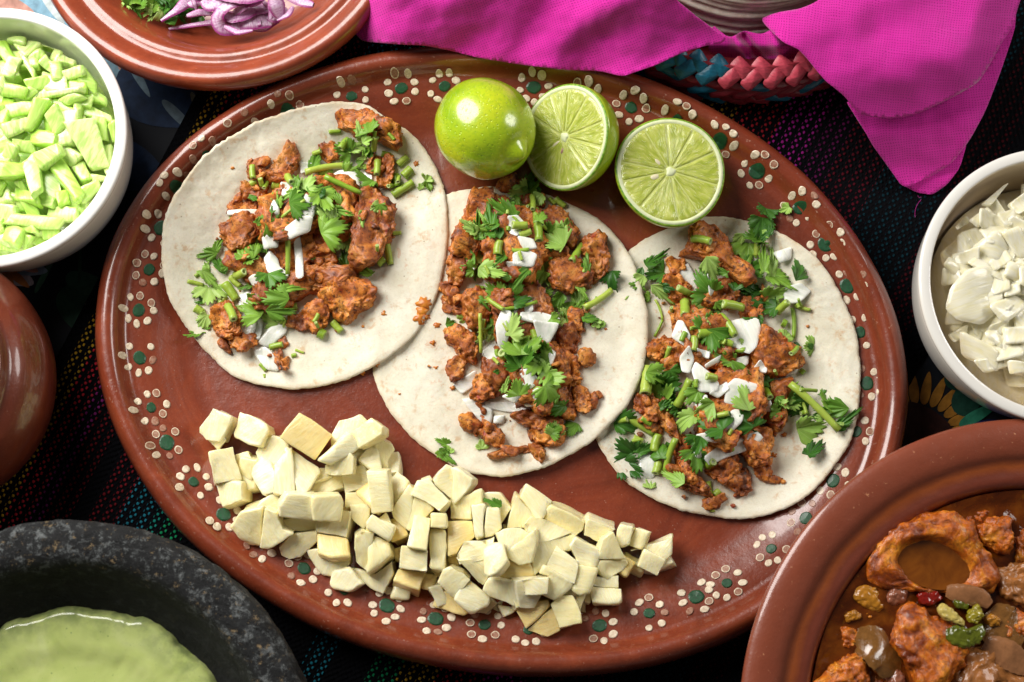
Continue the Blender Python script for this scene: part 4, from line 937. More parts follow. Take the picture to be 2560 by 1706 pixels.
for _ in range(34):      # blocks half hidden between the others
    v_, p_, z_, _t, _l, _k = rq.choice(PIN[4:]); c_ = np.mean(V(v_, p_), 0) + np.array([rq.gauss(0, 26), rq.gauss(0, 20)]); a_ = rq.uniform(0, 180); L_, W_ = rq.uniform(38, 66), rq.uniform(28, 46)
    PIN.insert(0, ((0, 0, 1), obox(c_[0], c_[1], L_, W_, a_, rq.uniform(-.2, .2), rq.uniform(0, .3)), min(z_, 2.9) - rq.uniform(.15, .8), rq.uniform(.8, 1.2), (rq.uniform(-.45, .45), rq.uniform(-.45, .45)), rq.choice([0, 0, 0, 1])))
for i, (v, pts, zt, th, tl, kd) in enumerate(PIN):
    px = V(v, pts); c, ar = area_centroid(px)
    rp = random.Random(i * 3 + 1); g_ = .30 if rp.random() < .4 else .15; tl = (tl[0] * 1.3 + rp.uniform(-g_, g_), tl[1] * 1.3 + rp.uniform(-g_, g_))
    o, pw = prism('pineapple_chunk', px, zt, th, [M_PINE, M_PINEY, M_PINEY][kd], tl, i, bev=rp.choice([.05, .07, .1, .16]))
    items.append((o, c[0], c[1], ar)); put_height([tuple(p) for p in pw], zt + .1)
    if kd == 2: pass
label_all(items, 'pineapple chunk', 'the pineapple pile', 'pineapple chunk', 'chopped pineapple heaped on the oval plate', rows=('topmost', 'upper', 'lower', 'lowest'), cols=('far left', 'left', 'left centre', 'right centre', 'right', 'far right'))

# ------------------------------------------------------------------ taco fillings
MEAT = {1: [
 [(560, 600), (700, 480), (900, 450), (1050, 480), (1000, 650), (850, 720), (700, 760), (580, 760)], [(640, 760), (800, 720), (860, 800), (780, 900), (650, 900)], [(380, 830), (450, 800), (600, 860), (640, 960), (490, 960), (400, 900)],
 [(945, 150), (960, 120), (1070, 105), (1140, 120), (1260, 190), (1260, 270), (1240, 295), (1180, 250), (1100, 240), (1040, 200), (980, 190)],
 [(870, 250), (930, 255), (945, 330), (900, 370), (840, 330), (840, 290)], [(690, 285), (720, 280), (760, 330), (720, 400), (690, 440), (600, 450), (590, 400), (660, 350)], [(510, 345), (570, 345), (580, 400), (560, 440), (500, 430), (500, 370)],
 [(460, 470), (500, 430), (600, 470), (560, 560), (460, 545)], [(400, 560), (500, 550), (540, 600), (500, 650), (400, 620)], [(350, 680), (420, 650), (520, 650), (560, 720), (480, 790), (400, 820), (360, 760)],
 [(1060, 520), (1120, 490), (1180, 530), (1220, 600), (1225, 680), (1180, 780), (1150, 850), (1060, 890), (1010, 840), (1020, 740), (1050, 620)], [(1180, 340), (1230, 340), (1230, 420), (1200, 500), (1160, 480), (1150, 430)],
 [(830, 720), (920, 780), (930, 860), (880, 890), (800, 860), (810, 780)], [(720, 920), (860, 880), (1000, 900), (1030, 930), (960, 980), (830, 1010), (740, 1050), (700, 980)],
 [(920, 990), (1000, 950), (1080, 960), (1130, 1020), (1080, 1090), (1000, 1160), (930, 1130), (860, 1040)], [(780, 1080), (870, 1060), (905, 1110), (900, 1170), (840, 1220), (790, 1190)], [(700, 1140), (780, 1120), (800, 1200), (760, 1220), (690, 1190)],
 [(330, 1100), (400, 1080), (450, 1160), (460, 1230), (390, 1260), (320, 1220), (300, 1160)], [(400, 1250), (520, 1230), (540, 1290), (440, 1320), (390, 1290)], [(620, 1320), (665, 1320), (665, 1390), (690, 1430), (640, 1390)],
 [(940, 640), (1020, 600), (1040, 700), (990, 760), (930, 720)], [(1100, 320), (1180, 330), (1150, 400), (1090, 390)], [(540, 960), (680, 950), (720, 1080), (600, 1120), (500, 1060)]],
 2: [[(600, 180), (850, 150), (900, 380), (800, 560), (600, 500)], [(620, 560), (880, 560), (930, 760), (850, 900), (680, 860)], [(720, 880), (950, 850), (1000, 1000), (900, 1200), (750, 1150)],
 [(530, 95), (620, 90), (640, 130), (600, 250), (570, 350), (530, 430), (490, 400), (430, 380), (490, 200)], [(430, 370), (540, 400), (500, 500), (470, 565), (415, 540), (410, 460)],
 [(640, 100), (720, 120), (710, 180), (650, 170)], [(370, 560), (400, 540), (450, 580), (490, 640), (485, 700), (440, 690), (390, 620)], [(500, 630), (560, 575), (620, 600), (640, 680), (600, 780), (540, 810), (500, 740)],
 [(650, 580), (740, 590), (750, 650), (680, 700), (620, 660)], [(390, 790), (450, 770), (540, 820), (560, 880), (540, 950), (460, 900), (400, 850)], [(400, 960), (450, 920), (500, 940), (480, 1020), (430, 1040), (395, 990)],
 [(580, 920), (700, 950), (760, 1000), (720, 1080), (650, 1130), (600, 1010)], [(540, 1050), (600, 1000), (650, 1030), (650, 1120), (580, 1150), (530, 1120)], [(880, 200), (960, 170), (1040, 220), (1070, 290), (1040, 350), (960, 330), (900, 260)],
 [(880, 380), (950, 330), (1010, 350), (1000, 410), (930, 440)], [(930, 450), (1000, 420), (1080, 440), (1140, 500), (1120, 560), (1040, 590), (960, 560)], [(1090, 320), (1180, 275), (1210, 310), (1225, 440), (1200, 520), (1150, 540), (1130, 450), (1090, 400)],
 [(970, 790), (1050, 770), (1090, 820), (1060, 900), (990, 890)], [(940, 880), (1020, 890), (1080, 960), (1080, 1050), (1030, 1070), (970, 1000)], [(1080, 890), (1160, 910), (1160, 950), (1110, 975), (1070, 950)], [(1020, 680), (1090, 690), (1090, 780), (1040, 790)],
 [(950, 1030), (1020, 1060), (1050, 1140), (1050, 1210), (990, 1230), (940, 1140)], [(1040, 1080), (1110, 1090), (1140, 1170), (1110, 1210), (1050, 1190)], [(720, 1220), (820, 1180), (920, 1200), (990, 1260), (900, 1300), (780, 1270)],
 [(810, 1290), (900, 1260), (990, 1280), (990, 1350), (930, 1375), (850, 1360)], [(480, 1240), (540, 1230), (590, 1280), (560, 1340), (490, 1300)], [(560, 1280), (630, 1260), (685, 1330), (670, 1375), (590, 1350)],
 [(620, 1420), (720, 1380), (830, 1375), (830, 1405), (720, 1430), (640, 1445)], [(820, 1370), (890, 1370), (900, 1440), (870, 1450), (840, 1410)], [(680, 10), (760, 0), (800, 40), (760, 85), (700, 80), (660, 50)], [(860, 90), (900, 100), (900, 160), (850, 160)], [(1100, 640), (1135, 660), (1120, 720), (1095, 700)]],
 3: [[(450, 560), (700, 560), (720, 760), (560, 820), (460, 760)], [(650, 620), (850, 620), (830, 860), (680, 850)], [(560, 830), (850, 850), (850, 1050), (700, 1200), (560, 1130)],
 [(540, 130), (570, 100), (680, 150), (720, 220), (800, 310), (815, 370), (760, 400), (690, 330), (600, 280), (540, 260), (490, 250), (520, 200)], [(430, 260), (490, 270), (500, 320), (440, 340), (420, 300)],
 [(400, 370), (460, 350), (520, 400), (500, 460), (430, 470), (395, 420)], [(420, 500), (500, 470), (550, 540), (500, 600), (440, 570)], [(780, 460), (860, 460), (880, 520), (860, 600), (790, 560), (760, 500)],
 [(560, 380), (720, 370), (770, 440), (700, 510), (580, 480)], [(860, 600), (940, 640), (1010, 680), (1080, 770), (1060, 800), (960, 840), (860, 820), (820, 740), (850, 680)], [(310, 690), (380, 650), (430, 670), (440, 730), (390, 760), (320, 750)],
 [(380, 770), (460, 740), (480, 800), (400, 830)], [(920, 860), (1020, 860), (1000, 950), (980, 1060), (940, 1120), (880, 1060), (900, 960)], [(780, 1090), (900, 1100), (920, 1170), (890, 1270), (820, 1290), (760, 1200)],
 [(370, 970), (430, 980), (450, 1080), (470, 1180), (420, 1120), (365, 1050)], [(440, 1100), (510, 1160), (550, 1340), (500, 1370), (450, 1260)], [(250, 930), (330, 920), (380, 1010), (340, 1060), (250, 1010)],
 [(410, 1290), (500, 1300), (560, 1340), (620, 1430), (560, 1420), (440, 1370)], [(610, 1290), (740, 1230), (750, 1300), (700, 1360), (620, 1340)], [(720, 1310), (800, 1290), (810, 1390), (770, 1440), (720, 1370)],
 [(830, 1290), (900, 1280), (920, 1320), (890, 1365), (840, 1340)], [(590, 1450), (680, 1420), (705, 1450), (640, 1500), (600, 1490)], [(280, 1040), (360, 1060), (390, 1130), (310, 1110)], [(560, 1160), (700, 1150), (720, 1260), (600, 1290)]]}
ONI = {1: [[(655, 460), (720, 460), (740, 520), (660, 530)], [(750, 360), (830, 360), (800, 400), (760, 420)], [(900, 440), (960, 400), (1040, 410), (1060, 490), (980, 500)], [(1080, 400), (1120, 420), (1120, 470), (1070, 500)], [(385, 605), (520, 598), (560, 600), (550, 630), (480, 632), (390, 630)],
 [(560, 570), (610, 530), (650, 600), (650, 640), (570, 640)], [(480, 760), (530, 690), (570, 740), (540, 790)], [(560, 740), (640, 720), (640, 790), (570, 800)], [(660, 700), (760, 640), (820, 640), (800, 710), (700, 750)], [(715, 690), (750, 700), (765, 820), (775, 945), (735, 950), (725, 820)],
 [(570, 850), (600, 810), (640, 850), (650, 890), (720, 940), (690, 965), (590, 920)], [(490, 950), (530, 930), (560, 960), (520, 1000)], [(440, 1040), (490, 1000), (520, 1060), (530, 1200), (490, 1270), (440, 1200)], [(540, 1140), (570, 1160), (550, 1260), (520, 1260)], [(540, 1280), (600, 1200), (690, 1180), (680, 1230), (600, 1300)],
 [(510, 1300), (580, 1300), (620, 1340), (645, 1420), (580, 1410), (530, 1350)], [(780, 520), (840, 560), (820, 640), (740, 640)]],
 2: [[(710, 210), (760, 205), (800, 240), (760, 310), (720, 290)], [(760, 310), (840, 320), (860, 370), (790, 380)], [(740, 400), (800, 370), (860, 400), (840, 460), (740, 460)], [(850, 420), (910, 430), (890, 470), (850, 450)], [(700, 440), (750, 440), (740, 510)], [(510, 430), (560, 450), (540, 480)],
 [(780, 700), (880, 690), (970, 720), (970, 750), (860, 750), (780, 740)], [(840, 740), (970, 750), (960, 780), (920, 850), (870, 830)], [(680, 690), (730, 700), (720, 800), (690, 890), (660, 850), (650, 760)], [(580, 900), (640, 840), (670, 900), (650, 960), (600, 950)], [(910, 870), (960, 900), (930, 980)],
 [(740, 1010), (810, 970), (880, 1050), (800, 1100)], [(790, 1120), (870, 1080), (880, 1170), (800, 1170)], [(680, 1120), (760, 1090), (800, 1100), (750, 1160)], [(480, 1140), (520, 1130), (630, 1190), (630, 1230), (610, 1290), (560, 1240)], [(600, 1150), (720, 1150), (820, 1170), (820, 1210), (700, 1200), (600, 1180)],
 [(640, 1220), (700, 1220), (690, 1265), (640, 1260)], [(430, 1060), (550, 990), (550, 1060), (480, 1110)], [(900, 600), (960, 630), (950, 700), (880, 680)], [(730, 640), (830, 610), (840, 690), (740, 730)]],
 3: [[(455, 340), (510, 290), (540, 350), (560, 440), (490, 390)], [(600, 350), (640, 330), (655, 410), (620, 450)], [(930, 235), (1015, 215), (1015, 270), (960, 290)], [(980, 410), (1060, 390), (1110, 430), (1060, 480), (990, 490)], [(700, 580), (760, 562), (850, 560), (862, 610), (840, 700), (800, 740), (730, 700), (650, 680)],
 [(460, 570), (485, 575), (520, 650), (500, 700), (430, 650)], [(550, 710), (620, 720), (610, 760), (560, 740)], [(590, 790), (670, 740), (660, 780), (600, 805)], [(470, 750), (510, 700), (540, 760), (520, 830), (480, 820)], [(530, 820), (550, 770), (620, 830), (660, 880), (650, 920), (560, 920)], [(650, 900), (700, 870), (710, 910), (660, 950), (610, 930)],
 [(820, 820), (860, 765), (900, 800), (890, 830)], [(970, 830), (1050, 805), (1040, 830), (980, 850)], [(700, 890), (740, 855), (860, 890), (850, 920), (800, 930), (740, 990), (690, 980)], [(830, 970), (900, 930), (915, 980), (910, 1020), (850, 1000)], [(530, 960), (600, 935), (610, 1010), (560, 1020)], [(660, 1070), (740, 1000), (780, 1020), (770, 1070), (710, 1130), (680, 1100)],
 [(590, 1240), (700, 1160), (840, 1120), (870, 1150), (820, 1200), (700, 1240), (620, 1280)], [(550, 1130), (620, 1120), (690, 1140), (650, 1170), (570, 1160)], [(530, 1200), (570, 1210), (580, 1260), (545, 1240)], [(265, 1220), (350, 1230), (345, 1350), (275, 1350)], [(740, 760), (810, 740), (800, 790), (740, 810)]]}
LEAF = {1: [(1110, 180, 90), (1060, 210, 80), (1040, 290, 90), (1095, 300, 70), (980, 290, 80), (1030, 410, 90), (1100, 480, 80), (830, 360, 80), (800, 460, 90), (850, 500, 110), (740, 480, 90), (700, 530, 90), (630, 550, 100), (760, 570, 110), (800, 600, 100), (880, 570, 120), (900, 620, 120), (960, 610, 100), (920, 700, 130), (960, 760, 110), (1000, 650, 80), (640, 680, 110), (590, 660, 100),
 (560, 780, 110), (500, 810, 90), (460, 820, 70), (520, 545, 60), (1165, 605, 60), (1070, 640, 70), (980, 860, 80), (1080, 925, 90), (820, 850, 30), (690, 720, 60), (340, 890, 110), (300, 960, 120), (290, 1040, 110), (290, 830, 90), (340, 790, 70), (260, 1180, 90), (220, 1240, 90), (490, 990, 70), (540, 1060, 100), (600, 970, 100), (640, 1050, 130), (640, 1120, 110), (700, 1010, 90), (510, 1120, 120), (600, 1160, 90), (680, 960, 60), (1410, 455, 25), (950, 540, 80), (1000, 300, 60), (870, 420, 60)],
 2: [(560, 260, 110), (620, 230, 120), (700, 190, 120), (520, 260, 90), (560, 300, 80), (660, 290, 80), (900, 290, 110), (940, 340, 120), (890, 370, 90), (950, 280, 80), (600, 400, 90), (680, 420, 90), (560, 470, 100), (620, 490, 120), (640, 590, 110), (580, 640, 80), (740, 570, 90), (800, 500, 150), (850, 530, 180), (900, 500, 120), (900, 610, 100), (960, 640, 100), (1010, 700, 110), (1060, 620, 110), (1090, 590, 80),
 (1240, 530, 90), (1130, 730, 80), (630, 750, 110), (610, 800, 110), (740, 770, 100), (780, 860, 130), (740, 930, 110), (840, 880, 150), (880, 960, 150), (930, 1030, 120), (940, 1120, 130), (950, 1190, 120), (700, 1070, 60), (760, 1080, 80), (1120, 460, 90), (1040, 1300, 90), (400, 1430, 70), (575, 1365, 50), (960, 1290, 70), (820, 50, 120), (770, 90, 100), (740, 140, 70), (860, 140, 90), (880, 210, 60), (655, 1000, 40), (465, 775, 25), (520, 430, 60), (780, 640, 90), (700, 510, 60), (1080, 660, 70)],
 3: [(900, 60, 90), (860, 120, 100), (820, 170, 100), (760, 180, 70), (800, 250, 110), (830, 310, 100), (880, 280, 110), (920, 300, 110), (950, 370, 130), (1040, 330, 140), (940, 440, 110), (900, 520, 80), (790, 400, 110), (830, 430, 100), (620, 320, 140), (590, 400, 160), (570, 500, 150), (660, 330, 80), (340, 280, 120), (350, 350, 90), (270, 350, 80), (260, 400, 110), (370, 440, 130), (400, 410, 60), (600, 580, 90), (650, 590, 80),
 (660, 500, 50), (700, 700, 130), (690, 760, 90), (620, 670, 100), (760, 820, 130), (840, 850, 130), (880, 870, 90), (790, 960, 110), (800, 1040, 120), (420, 880, 160), (400, 950, 120), (350, 850, 100), (480, 1070, 130), (590, 1000, 100), (620, 1090, 130), (530, 950, 80), (200, 1090, 110), (210, 1200, 130), (240, 1300, 130), (320, 1370, 60), (300, 1200, 80), (380, 1210, 80), (450, 1350, 90), (550, 1260, 110), (560, 1180, 80),
 (830, 1130, 60), (1095, 700, 60), (1095, 660, 25), (1050, 1000, 160), (1100, 1090, 150), (1130, 1200, 150), (1230, 1010, 140), (1270, 1070, 130), (1190, 980, 100), (1010, 980, 130), (990, 640, 60), (820, 620, 20), (960, 990, 30)]}
STEM = {1: [(780, 410, 1000, 375, 36), (880, 430, 1065, 515, 30), (1150, 350, 1145, 420, 38), (1225, 525, 1330, 460, 44), (1250, 370, 1300, 330, 40), (1280, 430, 1320, 390, 50), (1240, 420, 1250, 480, 40), (1195, 770, 1215, 880, 35), (1150, 880, 1185, 850, 40), (180, 965, 260, 985, 24), (370, 975, 430, 1060, 50), (400, 940, 450, 990, 34), (425, 935, 470, 915, 44),
 (340, 1080, 380, 1040, 28), (690, 680, 690, 930, 26), (600, 1300, 665, 1285, 34), (550, 1385, 580, 1420, 22), (710, 1345, 735, 1340, 22), (850, 1225, 880, 1240, 56), (920, 1170, 965, 1220, 40), (395, 645, 490, 635, 20), (610, 470, 650, 480, 54), (500, 470, 530, 455, 34), (550, 440, 560, 480, 26), (570, 490, 588, 458, 22), (690, 430, 710, 460, 40), (1140, 230, 1130, 300, 32), (960, 290, 1000, 240, 40),
 (900, 205, 960, 200, 22), (820, 315, 860, 300, 26), (510, 375, 515, 440, 32), (220, 1100, 260, 1125, 44), (385, 1090, 415, 1160, 44), (650, 1170, 680, 1160, 36), (680, 1100, 740, 1090, 40), (1170, 315, 1215, 325, 34), (660, 640, 780, 550, 18)],
 2: [(735, 250, 810, 250, 44), (850, 170, 870, 330, 46), (835, 100, 838, 170, 30), (955, 115, 1005, 155, 34), (1035, 435, 1090, 350, 40), (660, 400, 670, 330, 46), (770, 300, 830, 280, 38), (610, 625, 690, 680, 24), (680, 680, 860, 640, 20), (1100, 670, 1240, 580, 34), (680, 900, 705, 925, 46), (715, 380, 820, 375, 24), (770, 385, 785, 430, 18), (560, 850, 590, 730, 22), (570, 700, 575, 900, 20), (740, 840, 830, 820, 20), (840, 790, 850, 840, 34)],
 3: [(530, 170, 620, 185, 42), (850, 190, 845, 255, 34), (945, 530, 1000, 480, 40), (1030, 495, 1110, 520, 20), (1020, 510, 1025, 660, 22), (460, 410, 520, 440, 36), (495, 475, 495, 545, 50), (680, 490, 780, 510, 46), (670, 550, 740, 645, 42), (560, 635, 650, 630, 54), (660, 670, 730, 690, 38), (540, 650, 535, 720, 38), (390, 780, 420, 700, 26), (600, 845, 650, 855, 38), (455, 990, 520, 860, 44), (560, 1050, 710, 1025, 30),
 (300, 930, 310, 800, 56), (215, 1050, 340, 1125, 40), (280, 1050, 330, 1080, 30), (345, 1215, 365, 1130, 48), (240, 1150, 285, 1170, 46), (400, 1310, 450, 1150, 34), (610, 1360, 630, 1510, 30), (640, 1430, 665, 1405, 36), (1010, 880, 1250, 1110, 38), (1060, 910, 1140, 915, 20), (1090, 1030, 1060, 950, 18), (880, 900, 910, 950, 46), (710, 1150, 725, 1210, 32), (365, 1260, 350, 1320, 44), (605, 1285, 635, 1265, 40), (970, 580, 992, 590, 42), (350, 470, 385, 570, 14), (385, 570, 345, 650, 14), (740, 715, 790, 715, 30), (550, 860, 550, 900, 24)]}
TN = {1: ('left', T1), 2: ('middle', T2), 3: ('right', T3)}
for t_ in (1, 2, 3):
    nm, vw = TN[t_]; items = []; crumbs = []; shreds = []; rg = random.Random(t_)
    for i, poly in enumerate(MEAT[t_]):
        px = V(vw, poly); c, ar = area_centroid(px); wid = math.sqrt(ar) / 49.4
        x, y, z = on_surface(c[0], c[1], surf, 1.6); pw = [P(a, b, z + .5)[:2] for a, b in px]; s_ = stat(pw)
        zb = float(np.percentile(s_, 35)); ht = min(1.9, max(.55, wid * (.62 if i > 2 else .5))) * rg.uniform(.9, 1.12)
        if zb > 2.4: ht = min(ht, 1.0)
        o, pw = chunk('meat_chunk', px, zb - .12, ht, M_MEAT, rough=.15 + .09 * wid, crumb=.085 + .04 * wid, fine=.08, scale=1.10, sub=5 if wid > .95 else 4, seed=t_ * 40 + i, sq=rg.uniform(.34, .52), )
        put_height([(c2[0] * .86 + .14 * P(*c, zb)[0], c2[1] * .86 + .14 * P(*c, zb)[1]) for c2 in pw], zb - .12 + ht * .93); items.append((o, c[0], c[1], ar))
    for j in range(34):
        b_ = rg.choice(MEAT[t_]); cx_, cy_ = np.mean(b_, 0); cx_ += rg.gauss(0, 45); cy_ += rg.gauss(0, 45); q_ = rg.uniform(22, 48); el = rg.uniform(.35, .7); a_ = rg.uniform(0, 6.28)
        pts = []
        for u in np.sort([rg.uniform(0, 6.28) for _ in range(7)]):
            p_, w_ = q_ * math.cos(u), q_ * el * math.sin(u); pts.append((cx_ + p_ * math.cos(a_) - w_ * math.sin(a_), cy_ + p_ * math.sin(a_) + w_ * math.cos(a_)))
        px = V(vw, pts); c, ar = area_centroid(px)
        if ar < 60: continue
        x, y, z = on_surface(c[0], c[1], surf, 1.6); o, pw = chunk('meat_shred', px, z - .12, rg.uniform(.25, .5), M_MEAT, rough=.10, crumb=.10, fine=.06, seed=t_ * 190 + j, sub=3, sq=.5, scale=1.15); put_height(pw, z + .12); shreds.append((o, c[0], c[1], ar))
    label_all(shreds, 'meat shred', f'the {nm} taco filling', 'meat shred', f'small shreds of meat on the {nm} taco')
    for j in range(16):
        b_ = rg.choice(MEAT[t_]); cx_, cy_ = np.mean(b_, 0); a_ = rg.uniform(0, 6.28); R__ = rg.uniform(60, 150); cx_ += R__ * math.cos(a_); cy_ += R__ * math.sin(a_) ; q_ = rg.uniform(7, 22)
        px = V(vw, [(cx_ + q_ * math.cos(u) * rg.uniform(.6, 1.2), cy_ + q_ * math.sin(u) * rg.uniform(.6, 1.2)) for u in np.linspace(0, 6.28, 8)[:-1]])
        if not inside(px[0], [O1, O2, O3][t_ - 1]): continue
        c = np.mean(px, 0); x, y, z = on_surface(c[0], c[1], surf, 1.6); o, pw = chunk('meat_crumb', px, z - .04, q_ / 49 * .9, M_MEAT, rough=.05, crumb=.04, fine=.02, seed=t_ * 90 + j, sub=2); crumbs.append((o, c[0], c[1], q_ + j * .01))
    label_all(crumbs, 'meat crumb', f'the {nm} taco filling', 'meat crumb', f'small meat crumbs on the {nm} taco')
    label_all(items, 'meat chunk', f'the {nm} taco filling', 'meat', f'spiced meat on the {nm} taco')
    # leaves and stalks are laid down mixed
    oi_ = []
    def lay_onion(i):
        poly = ONI[t_][i]
        px = V(vw, poly); c, ar = area_centroid(px); x, y, z = on_surface(c[0], c[1], surf, 2.5); pw = [P(a, b, z)[:2] for a, b in px]; s_ = stat(pw)
        z = float(np.percentile(s_, 90)) + .10
        # lean with the ground under it
        q = np.array(pw); gx = gy = 0
        L = .5; gx = (surf(x + L, y) - surf(x - L, y)) / (2 * L); gy = (surf(x, y + L) - surf(x, y - L)) / (2 * L)
        tl = (max(-.3, min(.3, gx * .4)) + rg.uniform(-.12, .12), max(-.3, min(.3, gy * .4)) + rg.uniform(-.12, .12))
        o, pw = slab('onion_piece', px, z, .16, M_ONION, tl, rg.uniform(.15, .45) * rg.choice([1, -1]), i + t_, n=36, smooth_it=1)
        put_height(pw, z + .08); oi_.append((o, c[0], c[1], ar))
    for _ in range(42):
        b_ = rg.choice(LEAF[t_]); LEAF[t_].append((b_[0] + rg.gauss(0, 32), b_[1] + rg.gauss(0, 32), rg.uniform(28, 66)))
    for _ in range(16):
        b_ = rg.choice(STEM[t_][:-1]); a_ = rg.uniform(0, 6.28); x_, y_ = b_[0] + rg.uniform(-80, 80), b_[1] + rg.uniform(-80, 80); l_ = rg.uniform(18, 50); STEM[t_].append((x_, y_, x_ + l_ * math.cos(a_), y_ + l_ * math.sin(a_), rg.uniform(12, 28)))
    allp = [('l', q) for q in LEAF[t_]] + [('s', q) for q in STEM[t_]]
    li, si = [], []; sc = vw[2] * 49.4
    order = sorted(range(len(allp)), key=lambda i: (allp[i][0] == 's') * (rg.random() < .72) + rg.random() * .5)
    on_order = [(len(order) * (.0 if j % 3 == 0 else .5 if j % 3 == 1 else .68), j) for j in range(len(ONI[t_]))]; done = set()
    for n_, i in enumerate(order):
        for lim, j in on_order:
            if n_ >= lim and j not in done: lay_onion(j); done.add(j)
        kd, q = allp[i]
        if kd == 'l':
            px, py = V(vw, [q[:2]])[0]; sz = min(q[2] / sc * 1.16, 1.4) * 1.0; x, y, z = on_surface(px, py, surf, 3)
            disc = [(x + sz * .4 * math.cos(a), y + sz * .4 * math.sin(a)) for a in np.linspace(0, 2 * PI, 10)[:-1]]
            z = float(np.percentile(stat(disc), 78)) + .05; x, y, _ = P(px, py, z)
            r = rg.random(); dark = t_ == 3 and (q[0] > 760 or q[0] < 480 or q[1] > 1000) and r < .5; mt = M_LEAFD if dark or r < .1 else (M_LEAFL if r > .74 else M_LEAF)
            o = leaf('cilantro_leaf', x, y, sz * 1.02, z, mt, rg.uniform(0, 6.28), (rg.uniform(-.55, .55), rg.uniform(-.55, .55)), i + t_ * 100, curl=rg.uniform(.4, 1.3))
            put_height([(x + (a - x) * .7, y + (b - y) * .7) for a, b in disc], z + min(.13, sz * .12)); li.append((o, px, py, sz))
        else:
            (ax, ay), (bx, by) = V(vw, [q[:2], q[2:4]]); r = q[4] / sc / 2
            xa, ya, za = on_surface(ax, ay, surf, 3); xb, yb, zb = on_surface(bx, by, surf, 3); xm, ym, zm = on_surface((ax + bx) / 2, (ay + by) / 2, surf, 3)
            lift = max(0, zm - (za + zb) / 2); za += r * .8 + lift; zb += r * .8 + lift
            if abs(za - zb) > .6: m = (za + zb) / 2; za, zb = m + .3 * np.sign(za - m) + .1, m + .3 * np.sign(zb - m) + .1
            a, b = P(ax, ay, za), P(bx, by, zb)
            o = stem('cilantro_stalk', a, b, r, rg.uniform(-.06, .06), seed=i); L = math.hypot(a[0] - b[0], a[1] - b[1]); nx, ny = -(b[1] - a[1]) / (L + 1e-6) * r, (b[0] - a[0]) / (L + 1e-6) * r
            put_height([(a[0] + nx, a[1] + ny), (b[0] + nx, b[1] + ny), (b[0] - nx, b[1] - ny), (a[0] - nx, a[1] - ny)], (za + zb) / 2 + r * .8); si.append((o, (ax + bx) / 2, (ay + by) / 2, L * r))
    label_all(oi_, 'white onion piece', f'the {nm} taco filling', 'onion piece', f'diced white onion on the {nm} taco')
    label_all(li, 'cilantro leaf', f'the {nm} taco filling', 'cilantro leaf', f'chopped cilantro leaves on the {nm} taco', rows=('top', 'upper', 'upper middle', 'lower middle', 'lower', 'bottom'), cols=('far left', 'left', 'centre', 'right', 'far right'))
    label_all(si, 'cut cilantro stalk', f'the {nm} taco filling', 'cilantro stalk', f'chopped cilantro stalks on the {nm} taco', rows=('top', 'upper', 'upper middle', 'lower middle', 'lower', 'bottom'), cols=('far left', 'left', 'centre', 'right', 'far right'))
for (px, py, sz, lb) in [(1235, 1258, .95, 'small green cilantro leaf lying on top of the pineapple pile')]:
    x, y, z = on_surface(px, py, surf, 3); tag(leaf('cilantro_leaf', x, y, sz, z + .1, M_LEAF, 1.2, (.1, .2), 77), lb, 'cilantro leaf')

# ------------------------------------------------------------------ celery bowl contents
CEL = [(110, 240, 120, 90, 20), (190, 300, 140, 120, -30), (340, 280, 160, 80, 20), (30, 350, 150, 90, 60), (60, 470, 120, 110, 0), (180, 420, 200, 40, 60), (235, 390, 110, 60, -30), (340, 450, 150, 80, 45), (380, 370, 110, 60, -60), (460, 400, 110, 70, 20), (630, 530, 160, 150, 40), (260, 570, 150, 80, -10), (370, 560, 160, 110, 10), (520, 580, 120, 110, 0),
 (90, 620, 160, 80, 10), (30, 600, 100, 50, 0), (400, 630, 260, 50, -10), (130, 740, 190, 90, -10), (400, 720, 200, 80, 30), (235, 780, 220, 90, 115), (470, 670, 120, 60, -30), (680, 660, 120, 70, 20), (640, 760, 300, 80, 15), (530, 740, 50, 150, 10), (690, 880, 150, 80, 80), (330, 830, 150, 80, 75), (450, 870, 220, 120, 100), (290, 940, 150, 100, 5), (60, 960, 230, 100, -50), (160, 1000, 140, 80, 10), (770, 900, 120, 60, 80), (610, 980, 330, 190, 65), (740, 1100, 200, 110, 70),
 (470, 1070, 120, 100, 30), (320, 1060, 160, 120, -30), (80, 1160, 180, 110, 0), (220, 1190, 220, 120, 80), (330, 1240, 250, 160, 80), (460, 1220, 290, 100, 55), (560, 1170, 120, 90, 60), (680, 1220, 110, 50, 0), (610, 1300, 150, 90, -35), (510, 1380, 110, 90, 30), (170, 1330, 140, 80, 10), (110, 1390, 200, 130, 5), (280, 1360, 150, 90, 20), (420, 1460, 180, 90, 0), (230, 1510, 350, 80, 5), (40, 1460, 110, 140, 0), (540, 1450, 120, 80, -40), (20, 1330, 90, 90, 0), (650, 1400, 120, 80, -30), (120, 860, 180, 100, -20), (20, 760, 120, 90, 0),
 (90, 1650, 190, 150, 10), (240, 1640, 150, 90, 40), (150, 1560, 160, 60, 5), (340, 1600, 110, 80, 0), (290, 1560, 120, 70, 0), (20, 1600, 90, 90, 30), (380, 480, 120, 80, 80), (560, 680, 130, 80, 10), (300, 680, 120, 80, 60), (190, 640, 100, 70, -40), (560, 850, 120, 60, 80), (400, 980, 120, 90, 50), (20, 1050, 120, 80, 10), (140, 1270, 110, 60, 50), (400, 1120, 110, 80, 10), (480, 500, 140, 70, -20)]
rgc = random.Random(5)
